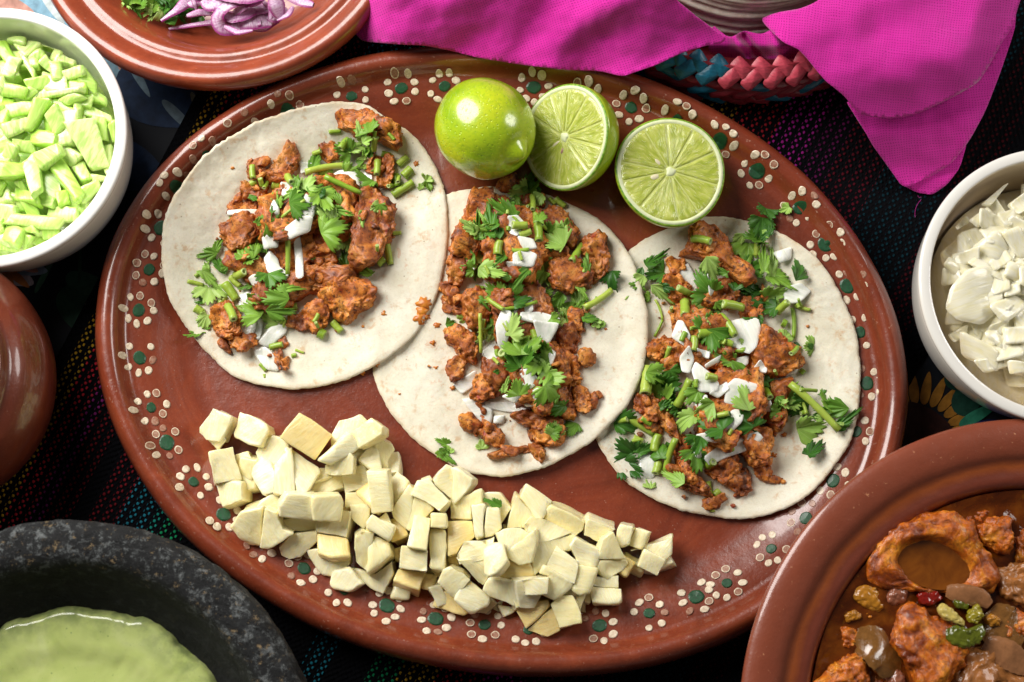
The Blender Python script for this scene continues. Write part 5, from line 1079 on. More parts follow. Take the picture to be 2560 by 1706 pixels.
# hidden lower layer that fills the bowl, plus the part beyond the frame
items = []
def bowl_floor(cx, cy, R, z, mat, name, label, cat, seed):
    N, K = 64, 12; V_ = [(cx, cy, z)]
    for q in range(1, K + 1):
        for i in range(N):
            t = 2 * PI * i / N; r = R * q / K; x, y = cx + r * math.cos(t), cy + r * math.sin(t); V_.append((x, y, z + .35 * nz(x * .9, y * .9, seed) - (.0 if q < K else .8)))
    F = [(0, 1 + i, 1 + (i + 1) % N) for i in range(N)] + [(1 + a * N + i, 1 + (a + 1) * N + i, 1 + (a + 1) * N + (i + 1) % N, 1 + a * N + (i + 1) % N) for a in range(K - 1) for i in range(N)]
    o = mesh_obj(name, V_, F, mat); o['kind'] = 'stuff'; tag(o, label, cat); return o
bowl_floor(CB[0], CB[1], 5.75, 2.6, M_CEL, 'celery_heap', 'deeper layer of chopped celery underneath the visible pieces in the white bowl', 'celery', 1.)
def piece_in_bowl(px, C_, R_, zc, th, mat, name, rg, seed, fn='slab'):
    c, ar = area_centroid(px); x, y, _ = P(*c, zc)
    rr = math.hypot(x - C_[0], y - C_[1]) / R_; z = zc - .6 * rr * rr + rg.uniform(-.25, .35)
    # keep inside the wall
    pts = []
    for a, b in px:
        wx, wy, _ = P(a, b, z); d = math.hypot(wx - C_[0], wy - C_[1])
        if d > R_:
            f = R_ / d; wx, wy = C_[0] + (wx - C_[0]) * f, C_[1] + (wy - C_[1]) * f
        pts.append((wx, wy))
    return c, ar, z, pts
def unP(x, y, z):
    d = np.array([x, y, z]) - CAMP; dep = d[1] * sT - d[2] * cT; return (1280 + d[0] / dep * FOC / PXS, 853 - (d[1] * cT + d[2] * sT) / dep * FOC / PXS)
def fill_bowl(specs, C_, R_, zc, th, mat, nm, label, where, cat, group, rg, rows, cols, kind):
    items = []
    for i, px in enumerate(specs):
        low = .75 * max(0, 1 - i / (.7 * len(specs))) if kind == 'o' else 0
        c, ar, z, pw = piece_in_bowl(px, C_, R_, zc - low, th, mat, nm, rg, i)
        p2 = [unP(x, y, z) for x, y in pw]; tl = (rg.uniform(-.38, .38), rg.uniform(-.38, .38))
        if kind == 'c':
            bend = rg.uniform(.1, .35) * rg.choice([1, -1]); o, _ = prism(nm, p2, z, rg.uniform(.45, .75), mat, tl, i + 300, bev=.13)
        else: o, _ = slab(nm, p2, z, rg.uniform(.18, .38), mat, (tl[0] * .9, tl[1] * .9), rg.uniform(.15, .5) * rg.choice([1, -1]), i + 7, n=40, smooth_it=1)
        items.append((o, c[0], c[1], ar))
    label_all(items, label, where, cat, group, rows, cols)
specs = [V(R1, obox(x, y, L * 1.12, W * 1.12, a, rgc.uniform(-.2, .3), rgc.uniform(0, .35))) for x, y, L, W, a in CEL]
for i in range(46):   # beyond the left edge and between
    t = rgc.uniform(0, 2 * PI); r = 5.2 * math.sqrt(rgc.random()); x, y = CB[0] + r * math.cos(t), CB[1] + r * math.sin(t); px = unP(x, y, 3.4)
    if px[0] < 30 or i % 3 == 0: specs.insert(0, obox(px[0], px[1], rgc.uniform(40, 75), rgc.uniform(25, 45), rgc.uniform(0, 180), rgc.uniform(-.2, .3), .2))
fill_bowl(specs, CB, 5.55, 4.55, .6, M_CEL, 'celery_piece', 'celery piece', 'the celery bowl', 'celery piece', 'chopped celery in the white bowl', rgc, ('top', 'upper', 'middle', 'lower', 'bottom'), ('far left', 'left', 'centre', 'right'), 'c')
# ------------------------------------------------------------------ onion bowl contents
ON5 = [(2010, 100, 200, 150, -20), (2170, 60, 110, 200, 80), (2280, 40, 120, 150, 20), (2150, 200, 210, 130, 10), (1950, 210, 80, 150, 80), (1840, 180, 120, 160, 70), (2300, 170, 120, 140, 0), (2130, 300, 260, 60, 30), (1930, 300, 120, 90, 0), (2190, 230, 70, 120, 60), (2290, 310, 120, 100, 20), (2250, 550, 200, 140, -30), (2100, 660, 200, 120, 20), (2310, 640, 60, 170, 80), (1960, 700, 190, 110, 40),
 (2180, 790, 220, 180, 60), (1900, 740, 60, 130, 70), (2040, 860, 240, 140, 25), (2150, 930, 200, 90, -15), (2290, 860, 150, 160, 0), (2300, 740, 130, 100, 0), (2320, 960, 120, 80, 0), (1850, 340, 100, 90, 0), (1880, 620, 100, 80, 0), (1860, 270, 100, 70, 40), (2265, 430, 90, 80, -10), (2230, 470, 150, 90, 30), (2000, 600, 150, 90, 10)]
specs = []
for i in range(200):
    t = rgc.uniform(0, 2 * PI); r = 5.0 * math.sqrt(rgc.random()); x, y = OB[0] + .7 + r * math.cos(t), OB[1] + r * math.sin(t); px = unP(x, y, 4.2)
    if px[0] > 2540 or i % 5 < 4: specs.append(obox(px[0], px[1], rgc.uniform(50, 100), rgc.uniform(34, 66), rgc.uniform(0, 180), rgc.uniform(-.3, .3), .25))
specs += [V(R5, obox(x, y, L * 1.15, W * 1.15, a, rgc.uniform(-.25, .3), rgc.uniform(0, .3))) for x, y, L, W, a in ON5]
specs += [V(R3, obox(*q, .1, .2)) for q in [(2150, 1320, 220, 60, -55), (2280, 1480, 200, 110, -20), (2150, 1520, 240, 120, 10), (2060, 1490, 150, 80, -40), (2330, 1400, 100, 130, 60), (1915, 1530, 120, 60, -30)]]
specs.append(V(R5, [(1850, 420), (1950, 310), (2080, 275), (2200, 330), (2260, 430), (2200, 560), (2060, 660), (1900, 630), (1820, 560)]))
bowl_floor(OB[0] + .3, OB[1], 5.6, 2.9, M_ONION2, 'onion_heap', 'deeper layer of diced onion underneath the visible pieces in the cream bowl', 'onion', 2.)
fill_bowl(specs, (OB[0] + .2, OB[1]), 5.6, 4.6, .3, M_ONION2, 'onion_piece', 'onion piece', 'the onion bowl', 'onion piece', 'diced white onion in the cream bowl', rgc, ('top', 'upper', 'middle', 'lower', 'bottom'), ('far left', 'left', 'centre', 'right', 'far right'), 'o')

# ------------------------------------------------------------------ red onion and herbs on the clay dish
def redonion_mat():
    k = NT('red_onion', Roughness=.26); u = k.sep(k.uv()); v = k.co()
    e = k.math('ABSOLUTE', k.math('SUBTRACT', u[0], .5)); st = k.noise(k.scalev(k.uv(), (3, 26, 1)), 1.4, 3)
    c = k.ramp(st, [(.35, (.48, .22, .42)), (.6, (.74, .58, .72))]); c = k.mix(k.ramp(e, [(.26, 0.0), (.44, 1.0)]), c, (.28, .025, .17))
    c = k.mix(k.ramp(k.noise(v, .7, 3), [(.45, 0.0), (.7, .6)]), c, (.42, .10, .33)); k.set('Base_Color', c); k.sss(.25, (1, .5, .8), .25); k.bump(st, .5, .06); return k.m
M_REDO = redonion_mat()
def ribbon(name, path, w0, z, th, mat, twist=.3, seed=0, wfn=None, label=None, parent=None, wv_=.03):
    """curved onion strip: path in source pixels; heights z0..z1"""
    p = np.array(path, float); d = np.r_[0, np.cumsum(np.hypot(*np.diff(p, axis=0).T))]; K = 30; t = np.linspace(0, d[-1], K); x = np.interp(t, d, p[:, 0]); y = np.interp(t, d, p[:, 1])
    for _ in range(3): x[1:-1] = (x[:-2] + x[1:-1] * 2 + x[2:]) / 4; y[1:-1] = (y[:-2] + y[1:-1] * 2 + y[2:]) / 4
    zz = np.interp(t / d[-1], np.linspace(0, 1, len(z)), z); W = [P(a, b, c) for a, b, c in zip(x, y, zz)]; V_, UV, F = [], [], []; nw = 8
    for i in range(K):
        a = Vector(W[max(i - 1, 0)]); b = Vector(W[min(i + 1, K - 1)]); tg = (b - a).normalized(); sd = tg.cross(Vector((0, 0, 1))).normalized(); up = sd.cross(tg)
        an = twist * math.sin(i / K * 3 + seed); s2 = sd * math.cos(an) + up * math.sin(an); u2 = up * math.cos(an) - sd * math.sin(an)
        f = i / (K - 1); wd = w0 * (math.sin(PI * min(1, .12 + f * .8)) ** .6 if wfn is None else wfn(f)) * (1 + wv_ * math.sin(i * 1.7 + seed))
        for s_ in (1, -1):
            for j in range(nw + 1):
                q = j / nw - .5; V_.append(tuple(Vector(W[i]) + s2 * q * wd + u2 * (s_ * th * .5 * math.sqrt(max(0, 1 - (2 * q) ** 4)) + .22 * wd * (.25 - q * q)))); UV.append((j / nw if s_ > 0 else j / nw, f))
    M = 2 * (nw + 1)
    for i in range(K - 1):
        a, b = i * M, (i + 1) * M
        for j in range(nw): F += [(a + j, a + j + 1, b + j + 1, b + j), (a + nw + 1 + j, b + nw + 1 + j, b + nw + 2 + j, a + nw + 2 + j)]
        F += [(a + nw, a + M - 1, b + M - 1, b + nw), (a, b, b + nw + 1, a + nw + 1)]
    o = mesh_obj(name, V_, F, mat, parent, uvs=UV); bmm = bmesh.new(); bmm.from_mesh(o.data); bmesh.ops.recalc_face_normals(bmm, faces=bmm.faces); bmm.to_mesh(o.data); bmm.free()
    if label: tag(o, label, 'onion slice', 'red onion slices on the clay dish')
    return o
G = lambda pts: V(S1, pts)
ribbon('red_onion_slice', G([(560, 330), (800, 290), (1060, 250), (1200, 230)]), 0.35, [1.9, 2.4, 2.8], .12, M_REDO, .2, 1, lambda f: .45 + .6 * f, 'pale straight red onion sliver lowest on the clay dish')
ribbon('red_onion_slice', G([(470, 240), (640, 120), (800, -20), (900, -100)]), 0.90, [2.6, 2.9, 3.2], .16, M_REDO, .5, 2, lambda f: .18 + .82 * f, 'pointed purple onion wedge slanting beside the green herbs')
ribbon('red_onion_slice', G([(1700, 130), (1560, 80), (1420, 170), (1260, 210), (1130, 150)]), 0.74, [2.7, 3.0, 3.2, 3.1], .11, M_REDO, .3, 3, None, 'inner curl of red onion within the big loop on the clay dish')
ribbon('red_onion_slice', G([(1500, -10), (1260, 40), (1130, 120), (1090, 230), (1150, 330), (1300, 330), (1450, 290), (1600, 260)]), 0.78, [3.6, 3.7, 3.6, 3.2, 2.8, 2.7, 2.9], .12, M_REDO, .35, 4, None, 'big looped red onion slice in the middle of the clay dish')
ribbon('red_onion_slice', G([(1180, 200), (1400, 240), (1560, 230), (1720, 260)]), 1.09, [2.5, 2.9, 2.7], .12, M_REDO, .1, 5, None, 'broad striped red onion slice under the loop on the clay dish')
ribbon('red_onion_slice', G([(1740, -60), (1770, 60), (1810, 200)]), 0.86, [3.9, 3.7, 3.3], .2, M_REDO, .2, 6, None, 'thick pale red onion slice pointing down on the right of the loop')
ribbon('red_onion_slice', G([(1880, -40), (2000, 10), (2190, 60)]), 0.58, [3.2, 3.2, 3.5], .11, M_REDO, .4, 7, None, 'purple onion slice touching the right rim of the clay dish')
ribbon('red_onion_slice', G([(940, 10), (1000, 70), (1150, 40), (1300, -20)]), 0.74, [3.3, 3.4, 3.6], .12, M_REDO, .2, 8, None, 'white topped red onion slice at the top edge, left of the loop')
ribbon('red_onion_slice', G([(820, -20), (850, 60), (870, 120)]), 0.25, [3.4, 3.3, 3.0], .12, M_REDO, .2, 9, None, 'tiny stubby onion piece above the pointed wedge on the clay dish')
ribbon('red_onion_slice', G([(1420, 370), (1480, 320), (1540, 290)]), 0.23, [2.2, 2.4, 2.5], .16, M_REDO, .2, 10, None, 'smallest pinkish onion tip under the big loop')
ribbon('red_onion_slice', G([(1500, 330), (1640, 320), (1800, 240)]), 0.39, [2.2, 2.3, 2.6], .14, M_REDO, .5, 11, None, 'translucent lavender onion slice right of the striped slice')
ribbon('red_onion_slice', G([(1350, 60), (1500, 110), (1700, 90), (1850, 20)]), 0.70, [2.9, 3.0, 3.1], .16, M_REDO, .4, 12, None, 'dark edged red onion slice crossing behind the loop')
ribbon('red_onion_slice', G([(1050, -90), (1250, -60), (1450, -20), (1650, -50)]), 0.94, [3.6, 4.0, 3.8], .12, M_REDO, .4, 31, None, 'broad red onion slice along the top edge above the loop')
ribbon('red_onion_slice', G([(1300, 150), (1450, 20), (1640, -40)]), 0.78, [3.2, 3.6, 3.9], .12, M_REDO, .5, 32, None, 'steep purple onion slice inside the big loop')
ribbon('red_onion_slice', G([(1600, 170), (1750, 190), (1900, 120)]), 0.70, [2.6, 2.9, 3.0], .11, M_REDO, .3, 33, None, 'shaded dark purple onion slice under the thick pale slice')
ribbon('red_onion_slice', G([(700, -20), (820, 60), (940, 40)]), .34, [2.8, 3.1, 2.9], .09, M_REDO, .5, 40, None, 'narrow purple onion shred curving over the herbs')
ribbon('red_onion_slice', G([(760, 180), (900, 140), (1060, 160)]), .34, [2.9, 3.2, 3.0], .09, M_REDO, .5, 41, None, 'pale onion shred crossing above the straight sliver')
ribbon('red_onion_slice', G([(960, 120), (1020, 30), (1100, -30)]), .34, [3.0, 3.3, 3.1], .09, M_REDO, .5, 42, None, 'thin violet onion shred left of the big loop')
ribbon('red_onion_slice', G([(1180, 300), (1330, 370), (1500, 350)]), .34, [3.1, 3.3, 3.2], .09, M_REDO, .5, 43, None, 'fine onion shred lying under the loop on the clay dish')
ribbon('red_onion_slice', G([(1620, 20), (1720, 110), (1700, 220)]), .34, [3.2, 3.4, 3.3], .09, M_REDO, .5, 44, None, 'thin curved onion shred right of centre on the clay dish')
ribbon('red_onion_slice', G([(1780, 230), (1900, 170), (1960, 80)]), .34, [3.3, 3.5, 3.4], .09, M_REDO, .5, 45, None, 'wispy onion shred near the right side of the clay dish')
ribbon('red_onion_slice', G([(1380, -10), (1480, 50), (1600, 20)]), .34, [3.4, 3.6, 3.5], .09, M_REDO, .5, 46, None, 'short bright purple onion shred on top of the heap')
items = []; rgd = random.Random(11)
for i, (x, y, s_) in enumerate([(120, 60, 130), (180, 110, 120), (240, 60, 160), (280, 120, 120), (200, 20, 140), (330, 30, 150), (320, 130, 120), (420, 60, 120), (480, 20, 140), (560, 60, 120), (300, -30, 160), (160, -20, 150), (600, 10, 120), (520, 130, 120), (640, 150, 160), (760, 180, 180), (880, 150, 160), (560, 230, 150), (980, 120, 150), (860, 220, 120), (700, 60, 170), (380, 180, 120)]):
    px, py = V(S1, [(x, y)])[0]; z = 2.0 + rgd.uniform(0, .9) - .5 * (x > 500); a, b, _ = P(px, py, z)
    o = leaf('parsley_leaf', a, b, s_ / S1[2] / 49.4 * 1.5, z, M_LEAFD if x > 470 else (M_LEAF if i % 3 else M_LEAFL), rgd.uniform(0, 6.28), (rgd.uniform(-.6, .6), rgd.uniform(-.6, .6)), 900 + i, curl=1.); items.append((o, px, py, s_ + i * .01))
label_all(items, 'herb leaf', 'the clay dish', 'herb leaf', 'green herbs on the clay dish', rows=('top', 'bottom'), cols=('left', 'left centre', 'right centre', 'right'))
a = P(*V(S1, [(400, 150)])[0], 2.6); b = P(*V(S1, [(470, 190)])[0], 2.4)
tag(stem('herb_stalk', a, b, .33, 0, mats=[simple('pale_stalk', (.36, .52, .12), .4, 4).m, M_STEMC], seed=3, n=12), 'round pale green stalk end beside the red onion on the clay dish', 'herb stalk')

# ------------------------------------------------------------------ tortilla stack, basket
SX, SY = 12.1, 23.6     # basket centre in plan
k = NT('stack_tortilla', Roughness=.65); v = k.co(); k.set('Base_Color', k.ramp(k.noise(v, 1.2, 5, .7), [(.3, (.62, .50, .40)), (.6, (.84, .76, .66))])); k.bump(k.noise(v, 3, 4, .7), .4, .05); k.sss(.15, (1, .6, .4), .2); M_TORT2 = k.m  # pinkish tone: bounce light from the napkin put into the base colour
_, TY, _ = P(1870, 88, 2.4); SY = TY + 7.6; SX = P(1870, 88, 2.4)[0]
for i in range(11):
    R_ = 7.95 - i * .10 + rnd.uniform(-.13, .13); z = 1.9 + i * .38; cx, cy = SX + rnd.uniform(-.12, .12), SY + rnd.uniform(-.08, .08) + i * .012; N = 150; V_, A = [], []
    for k_, (f, zz) in enumerate([(0.001, .2), (.4, .21), (.8, .2), (.94, .19), (.985, .16), (1.0, .10), (.99, .03), (.9, .0), (.4, .0), (.001, .0)]):
        for j in range(N):
            t = 2 * PI * j / N; rr = R_ * f * (1 + .006 * nz(math.cos(t) * 4, math.sin(t) * 4, i, 3)); V_.append((cx + rr * math.cos(t), cy + rr * math.sin(t), z + zz * 1.5 + .13 * nz(math.cos(t) * 1.6, math.sin(t) * 1.6, i * .35) * f)); A.append(f if f < 1 else .97)
    F = [(k_ * N + j, k_ * N + (j + 1) % N, (k_ + 1) * N + (j + 1) % N, (k_ + 1) * N + j) for k_ in range(9) for j in range(N)]
    o = mesh_obj('stacked_tortilla', V_, F, M_TORT2, attr=A); bmm = bmesh.new(); bmm.from_mesh(o.data); bmesh.ops.recalc_face_normals(bmm, faces=bmm.faces); bmm.to_mesh(o.data); bmm.free()
    tag(o, ('topmost corn tortilla of the stack in the basket' if i == 10 else 'lowest corn tortilla of the stack in the basket' if i == 0 else ['', 'second', 'third', 'fourth', 'fifth', 'sixth', 'seventh', 'eighth', 'ninth', 'tenth'][10 - i] + ' corn tortilla from the top of the basket stack'), 'tortilla', 'stack of corn tortillas wrapped in the pink napkin')
def palm_mat(name, c):
    k = NT(name, Roughness=.38, Specular_IOR_Level=.5); v = k.co(); n = k.noise(k.scalev(v, (1.5, 1.5, 5)), 2.2, 4, .6)
    k.set('Base_Color', k.mix(k.ramp(n, [(.3, 0.0), (.7, 1.0)]), tuple(x * .6 for x in c), c)); k.bump(n, .5, .04); return k.m
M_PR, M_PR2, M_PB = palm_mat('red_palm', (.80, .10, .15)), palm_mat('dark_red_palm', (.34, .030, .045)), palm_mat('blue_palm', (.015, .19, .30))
basket = empty('tortilla_basket', (SX, SY, .1)); tag(basket, 'woven red and blue palm basket under the pink napkin at the top right', 'basket')
BZ = 3.6; _, by0, _ = P(1870, 208, BZ - .4); BR = SY - by0
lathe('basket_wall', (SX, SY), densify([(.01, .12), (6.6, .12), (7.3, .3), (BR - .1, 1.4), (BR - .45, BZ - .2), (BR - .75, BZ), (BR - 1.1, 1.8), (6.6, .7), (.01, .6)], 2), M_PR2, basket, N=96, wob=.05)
def strand(t, r, z, L, W, H, slant, mat, rollt=.9):
    """a pillow shaped palm strand lying on the basket side at angle t"""
    c = Vector((SX + r * math.cos(t), SY + r * math.sin(t), z)); tg = Vector((-math.sin(t), math.cos(t), 0)); out = Vector((math.cos(t), math.sin(t), 0)); up = Vector((0, 0, 1))
    nrm = (out * math.cos(rollt) + up * math.sin(rollt)).normalized(); sd = nrm.cross(tg).normalized(); d1 = tg * math.cos(slant) + sd * math.sin(slant); d2 = nrm.cross(d1).normalized(); V_, F = [], []; na, nr = 20, 4
    for q in range(nr + 1):
        f = q / nr
        for i in range(na):
            a = 2 * PI * i / na; ca, sa = math.cos(a), math.sin(a); ex = abs(ca) ** .4 * (1 if ca > 0 else -1); ey = abs(sa) ** .4 * (1 if sa > 0 else -1)
            p = c + d1 * ex * L * .5 * f + d2 * ey * W * .5 * f + nrm * (H * math.sqrt(max(0, 1 - f ** 2.6)) - .12 * f * (1 + ex * .5)); V_.append(tuple(p))
    F = [(q * na + i, (q + 1) * na + i, (q + 1) * na + (i + 1) % na, q * na + (i + 1) % na) for q in range(nr) for i in range(na)]
    o = mesh_obj('palm_strand', V_, F, mat, basket); bmm = bmesh.new(); bmm.from_mesh(o.data); bmesh.ops.remove_doubles(bmm, verts=bmm.verts, dist=1e-6); bmesh.ops.recalc_face_normals(bmm, faces=bmm.faces); bmm.normal_update()
    if sum(f.normal.dot(nrm) for f in bmm.faces) < 0: bmesh.ops.reverse_faces(bmm, faces=bmm.faces)
    bmm.to_mesh(o.data); bmm.free()
nst = 58
for i in range(nst):
    t = -PI / 2 + (i - nst / 2) * 2 * PI / nst * 1.0; bl = abs((i - 26)) < 1.5
    strand(t, BR - .06, BZ - .24, 1.16, .78, .11, .80, M_PB if bl else M_PR, .75)
    strand(t + .05, BR - .60, BZ + .08, 1.12, .76, .10, -.72, M_PB if bl else M_PR, 1.25)
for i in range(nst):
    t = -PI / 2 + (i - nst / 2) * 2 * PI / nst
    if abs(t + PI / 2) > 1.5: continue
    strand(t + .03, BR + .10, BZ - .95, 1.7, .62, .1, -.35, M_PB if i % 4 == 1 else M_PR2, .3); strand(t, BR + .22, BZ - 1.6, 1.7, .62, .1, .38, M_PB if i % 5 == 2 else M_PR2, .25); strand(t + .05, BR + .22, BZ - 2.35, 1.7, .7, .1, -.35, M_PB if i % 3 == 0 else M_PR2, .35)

# ------------------------------------------------------------------ pink napkin
def cloth_mat(name, dark=1.):
    k = NT(name, Roughness=.85, Specular_IOR_Level=.12, Sheen_Weight=.25); u = k.sep(k.uv()); v = k.co(False)
    wob = k.math('MULTIPLY', k.noise(k.uv(), .9, 2), .35)
    a = k.math('SINE', k.math('MULTIPLY', k.math('ADD', u[0], wob), 2 * PI / .135)); b = k.math('SINE', k.math('MULTIPLY', k.math('ADD', u[1], wob), 2 * PI / .125))
    slub = k.noise(k.scalev(k.uv(), (.6, 9, 1)), 1.0, 3, .6); slub2 = k.noise(k.scalev(k.uv(), (9, .6, 1)), 1.0, 3, .6)
    hole = k.math('MULTIPLY', k.math('MULTIPLY', k.math('ADD', a, 1.0), .5), k.math('MULTIPLY', k.math('ADD', b, 1.0), .5))
    c = k.ramp(k.math('MULTIPLY', k.math('ADD', slub, slub2), .5), [(.3, (.57, .016, .30)), (.7, (.68, .030, .37))])
    c = k.mix(k.ramp(hole, [(.4, 0.0), (.8, .85)]), c, (.26, .003, .13)); k.set('Base_Color', c)
    k.sss(.12, (1, .1, .5), .15)
    k.bump(k.math('ADD', hole, k.math('MULTIPLY', k.math('ADD', slub, slub2), -.6)), -.6, .045); return k.m
M_NAP = cloth_mat('pink_cloth')
napkin = empty('pink_napkin', (SX, SY - 5, 3)); tag(napkin, 'bright magenta woven cloth napkin wrapped round the tortilla basket and falling over its sides', 'napkin')
def cloth(name, outline, zf, step=9, th=.05, uvrot=0., parent=None):
    outline = chaikin(outline, 1, .15); out = [tuple(p) for p in resample(outline, max(24, int(sum(math.hypot(outline[i][0] - outline[i - 1][0], outline[i][1] - outline[i - 1][1]) for i in range(len(outline))) / step)))]
    xs = [p[0] for p in out]; ys = [p[1] for p in out]; pts = list(out); g = np.arange(min(ys), max(ys), step * .87)
    for r, y in enumerate(g):
        for x in np.arange(min(xs), max(xs), step):
            q = (x + (r % 2) * step / 2, y)
            if inside(q, out) and min((q[0] - a) ** 2 + (q[1] - b) ** 2 for a, b in out[::2]) > (step * .6) ** 2: pts.append(q)
    res = delaunay_2d_cdt([Vector(p) for p in pts], [(i, (i + 1) % len(out)) for i in range(len(out))], [list(range(len(out)))], 1, 1e-4)
    vv = [(v.x, v.y) for v in res[0]]; V_ = [P(x, y, zf(x, y)) for x, y in vv]
    c, s_ = math.cos(uvrot), math.sin(uvrot); UV = [((x * c - y * s_) / 49.4, (x * s_ + y * c) / 49.4) for x, y in vv]
    F = [tuple(f) for f in res[2]]
    if area_signed([V_[i][:2] for i in F[0]]) < 0: F = [f[::-1] for f in F]
    o = mesh_obj(name, V_, F, M_NAP, parent or napkin, uvs=UV); so = o.modifiers.new('thickness', 'SOLIDIFY'); so.thickness = th * CM; so.offset = -1; return o
def seg_d(p, a, b):
    ax, ay = a; bx, by = b; t = ((p[0] - ax) * (bx - ax) + (p[1] - ay) * (by - ay)) / ((bx - ax) ** 2 + (by - ay) ** 2); t = max(0, min(1, t)); return math.hypot(p[0] - ax - t * (bx - ax), p[1] - ay - t * (by - ay))
def zL(x, y):
    # climbs from the plate rim (lower left) to the basket; a soft ridge from (1560,0) to (1660,110)
    z = 3.15 + 2.6 * float(smoothstep(190, -60, y)) + .55 * math.exp(-(seg_d((x, y), (1380, 150), (1560, -60)) / 55) ** 2) + .20 * nz(x * .010, y * .010, 1.) + .35 * nz(x * .004 + y * .007, y * .002, 4, 2)
    z -= 1.7 * float(smoothstep(1010, 880, x)) ** 1.4
    z += 1.3 * float(smoothstep(1430, 1640, x)) - .3 * float(smoothstep(1690, 1830, x)); z += .22 * math.exp(-(seg_d((x, y), (1240, 130), (1330, -40)) / 40) ** 2)
    return z
cloth('flap', [(830, -140), (858, -60), (872, 20), (885, 80), (905, 104), (1000, 112), (1060, 114), (1130, 128), (1200, 146), (1300, 162), (1420, 176), (1500, 178), (1545, 189), (1562, 190), (1600, 176), (1640, 163), (1680, 144), (1712, 130), (1760, 116), (1805, 108), (1817, 97), (1790, 78), (1745, 45), (1700, 8), (1660, -30), (1610, -90), (1580, -140)], zL, uvrot=.35)
def zR(x, y):
    z = 5.6 - 2.9 * float(smoothstep(120, 430, y + (x - 2200) * .05)) - .9 * float(smoothstep(1960, 1900, x)) + .5 * math.exp(-(seg_d((x, y), (1990, 90), (2300, -60)) / 60) ** 2)
    z += .22 * nz(x * .006, y * .006, 7.) + .35 * nz(x * .003 - y * .004, y * .002, 5., 2) - 1.6 * float(smoothstep(2440, 2560, x + y * .25)); z += .3 * math.exp(-(seg_d((x, y), (2150, 200), (2360, 150)) / 70) ** 2)
    return z
cloth('flap', [(1903, 47), (1925, 37), (1950, 30), (2000, 22), (2035, 8), (2060, -10), (2120, -140), (2600, -140), (2551, 0), (2530, 70), (2504, 108), (2476, 160), (2446, 207), (2380, 245), (2299, 283), (2260, 293), (2219, 297), (2180, 293), (2150, 285), (2125, 258), (2110, 240), (2088, 222), (2066, 205), (2040, 175), (2018, 146), (1998, 125), (1985, 118), (1962, 108), (1948, 98), (1928, 78), (1910, 60)], zR, uvrot=-.12)
def zH(x, y): return max(.5, 3.15 - 2.3 * float(smoothstep(270, 470, y)) - .9 * float(smoothstep(2400, 2520, x)) + .16 * nz(x * .01, y * .01, 3.))
cloth('folded_hem', [(2117, 256), (2124, 252), (2146, 276), (2180, 290), (2219, 294), (2260, 290), (2299, 280), (2380, 242), (2446, 204), (2476, 157), (2504, 104), (2528, 50), (2541, 30), (2537, 75), (2500, 185), (2464, 278), (2425, 350), (2382, 406), (2330, 440), (2275, 466), (2262, 468), (2250, 460), (2240, 445), (2215, 410), (2182, 365), (2160, 325), (2135, 285)], zH, uvrot=.1)
cloth('under_fold', [(2262, 466), (2330, 436), (2382, 402), (2420, 350), (2400, 420), (2368, 462), (2330, 488), (2292, 482)], lambda x, y: .7 - .4 * float(smoothstep(440, 490, y)))
cloth('tucked_fold', [(1780, 60), (1822, 96), (1860, 78), (1905, 86), (1935, 70), (1960, 100), (2000, 118), (2030, 138), (2000, 146), (1940, 149), (1880, 149), (1800, 142), (1770, 130)], lambda x, y: 3.9 - 1.1 * float(smoothstep(110, 146, y)) + .75 * math.exp(-(seg_d((x, y), (1835, 90), (1875, 150)) / 16) ** 2) + .7 * math.exp(-(seg_d((x, y), (1930, 80), (1960, 150)) / 20) ** 2) - .8 * math.exp(-(seg_d((x, y), (1858, 90), (1905, 150)) / 11) ** 2), step=6)

# ------------------------------------------------------------------ stew
def broth_mat():
    k = NT('stew_broth', Roughness=.05, Specular_IOR_Level=.5, Coat_Weight=.4, Coat_Roughness=.02); v = k.co(False)
    n = k.noise(v, .35, 4, .6, 1.2); c = k.ramp(n, [(.3, (.07, .012, .002)), (.5, (.17, .034, .003)), (.75, (.36, .10, .008))])
    c = k.mix(k.ramp(k.noise(v, 2.2, 5, .7, .6), [(.6, 0.0), (.72, .6)]), c, (.36, .13, .012)); k.set('Base_Color', c); k.set('Transmission_Weight', .4); k.set('IOR', 1.34)
    k.bump(k.noise(v, .8, 3, .5, .8), .5, .2); return k.m
def fried_mat():
    k = NT('fried_rind', Roughness=.3, Coat_Weight=.18, Coat_Roughness=.08); v = k.co(); n = k.noise(v, 1.0, 5, .6, .8); n2 = k.noise(v, 4, 5, .7, .6)
    c = k.ramp(n, [(.34, (.20, .030, .003)), (.5, (.58, .135, .006)), (.68, (.86, .33, .025))]); c = k.mix(k.ramp(n2, [(.35, .7), (.55, 0.0)]), c, (.14, .028, .008)); k.set('Base_Color', c); k.sss(.15, (1, .4, .1), .2)
    b = k.bump(n, .6, .16); k.bump(n2, .7, .09, b); return k.m
M_BROTH, M_FRIED = broth_mat(), fried_mat(); k = NT('amber_broth', Roughness=.05, Coat_Weight=.4); v = k.co(False); k.set('Base_Color', k.ramp(k.noise(v, .7, 4, .6, 1.5), [(.3, (.13, .032, .003)), (.7, (.24, .070, .006))])); k.bump(k.noise(v, .9, 2), .3, .1); M_POOL = k.m; ZB = 4.25; UPZ = .42
N, K = 160, 60; V_ = [(SB[0], SB[1], ZB)]
FRPX = [((1640, 690), 360), ((2140, 570), 140), ((1690, 1330), 240), ((1100, 1480), 170), ((2060, 1470), 200), ((1480, 970), 70), ((1260, 980), 90)]
FRW = [(P(*V(R8, [c])[0], ZB)[:2], r / 2.736 / 49.4) for c, r in FRPX]
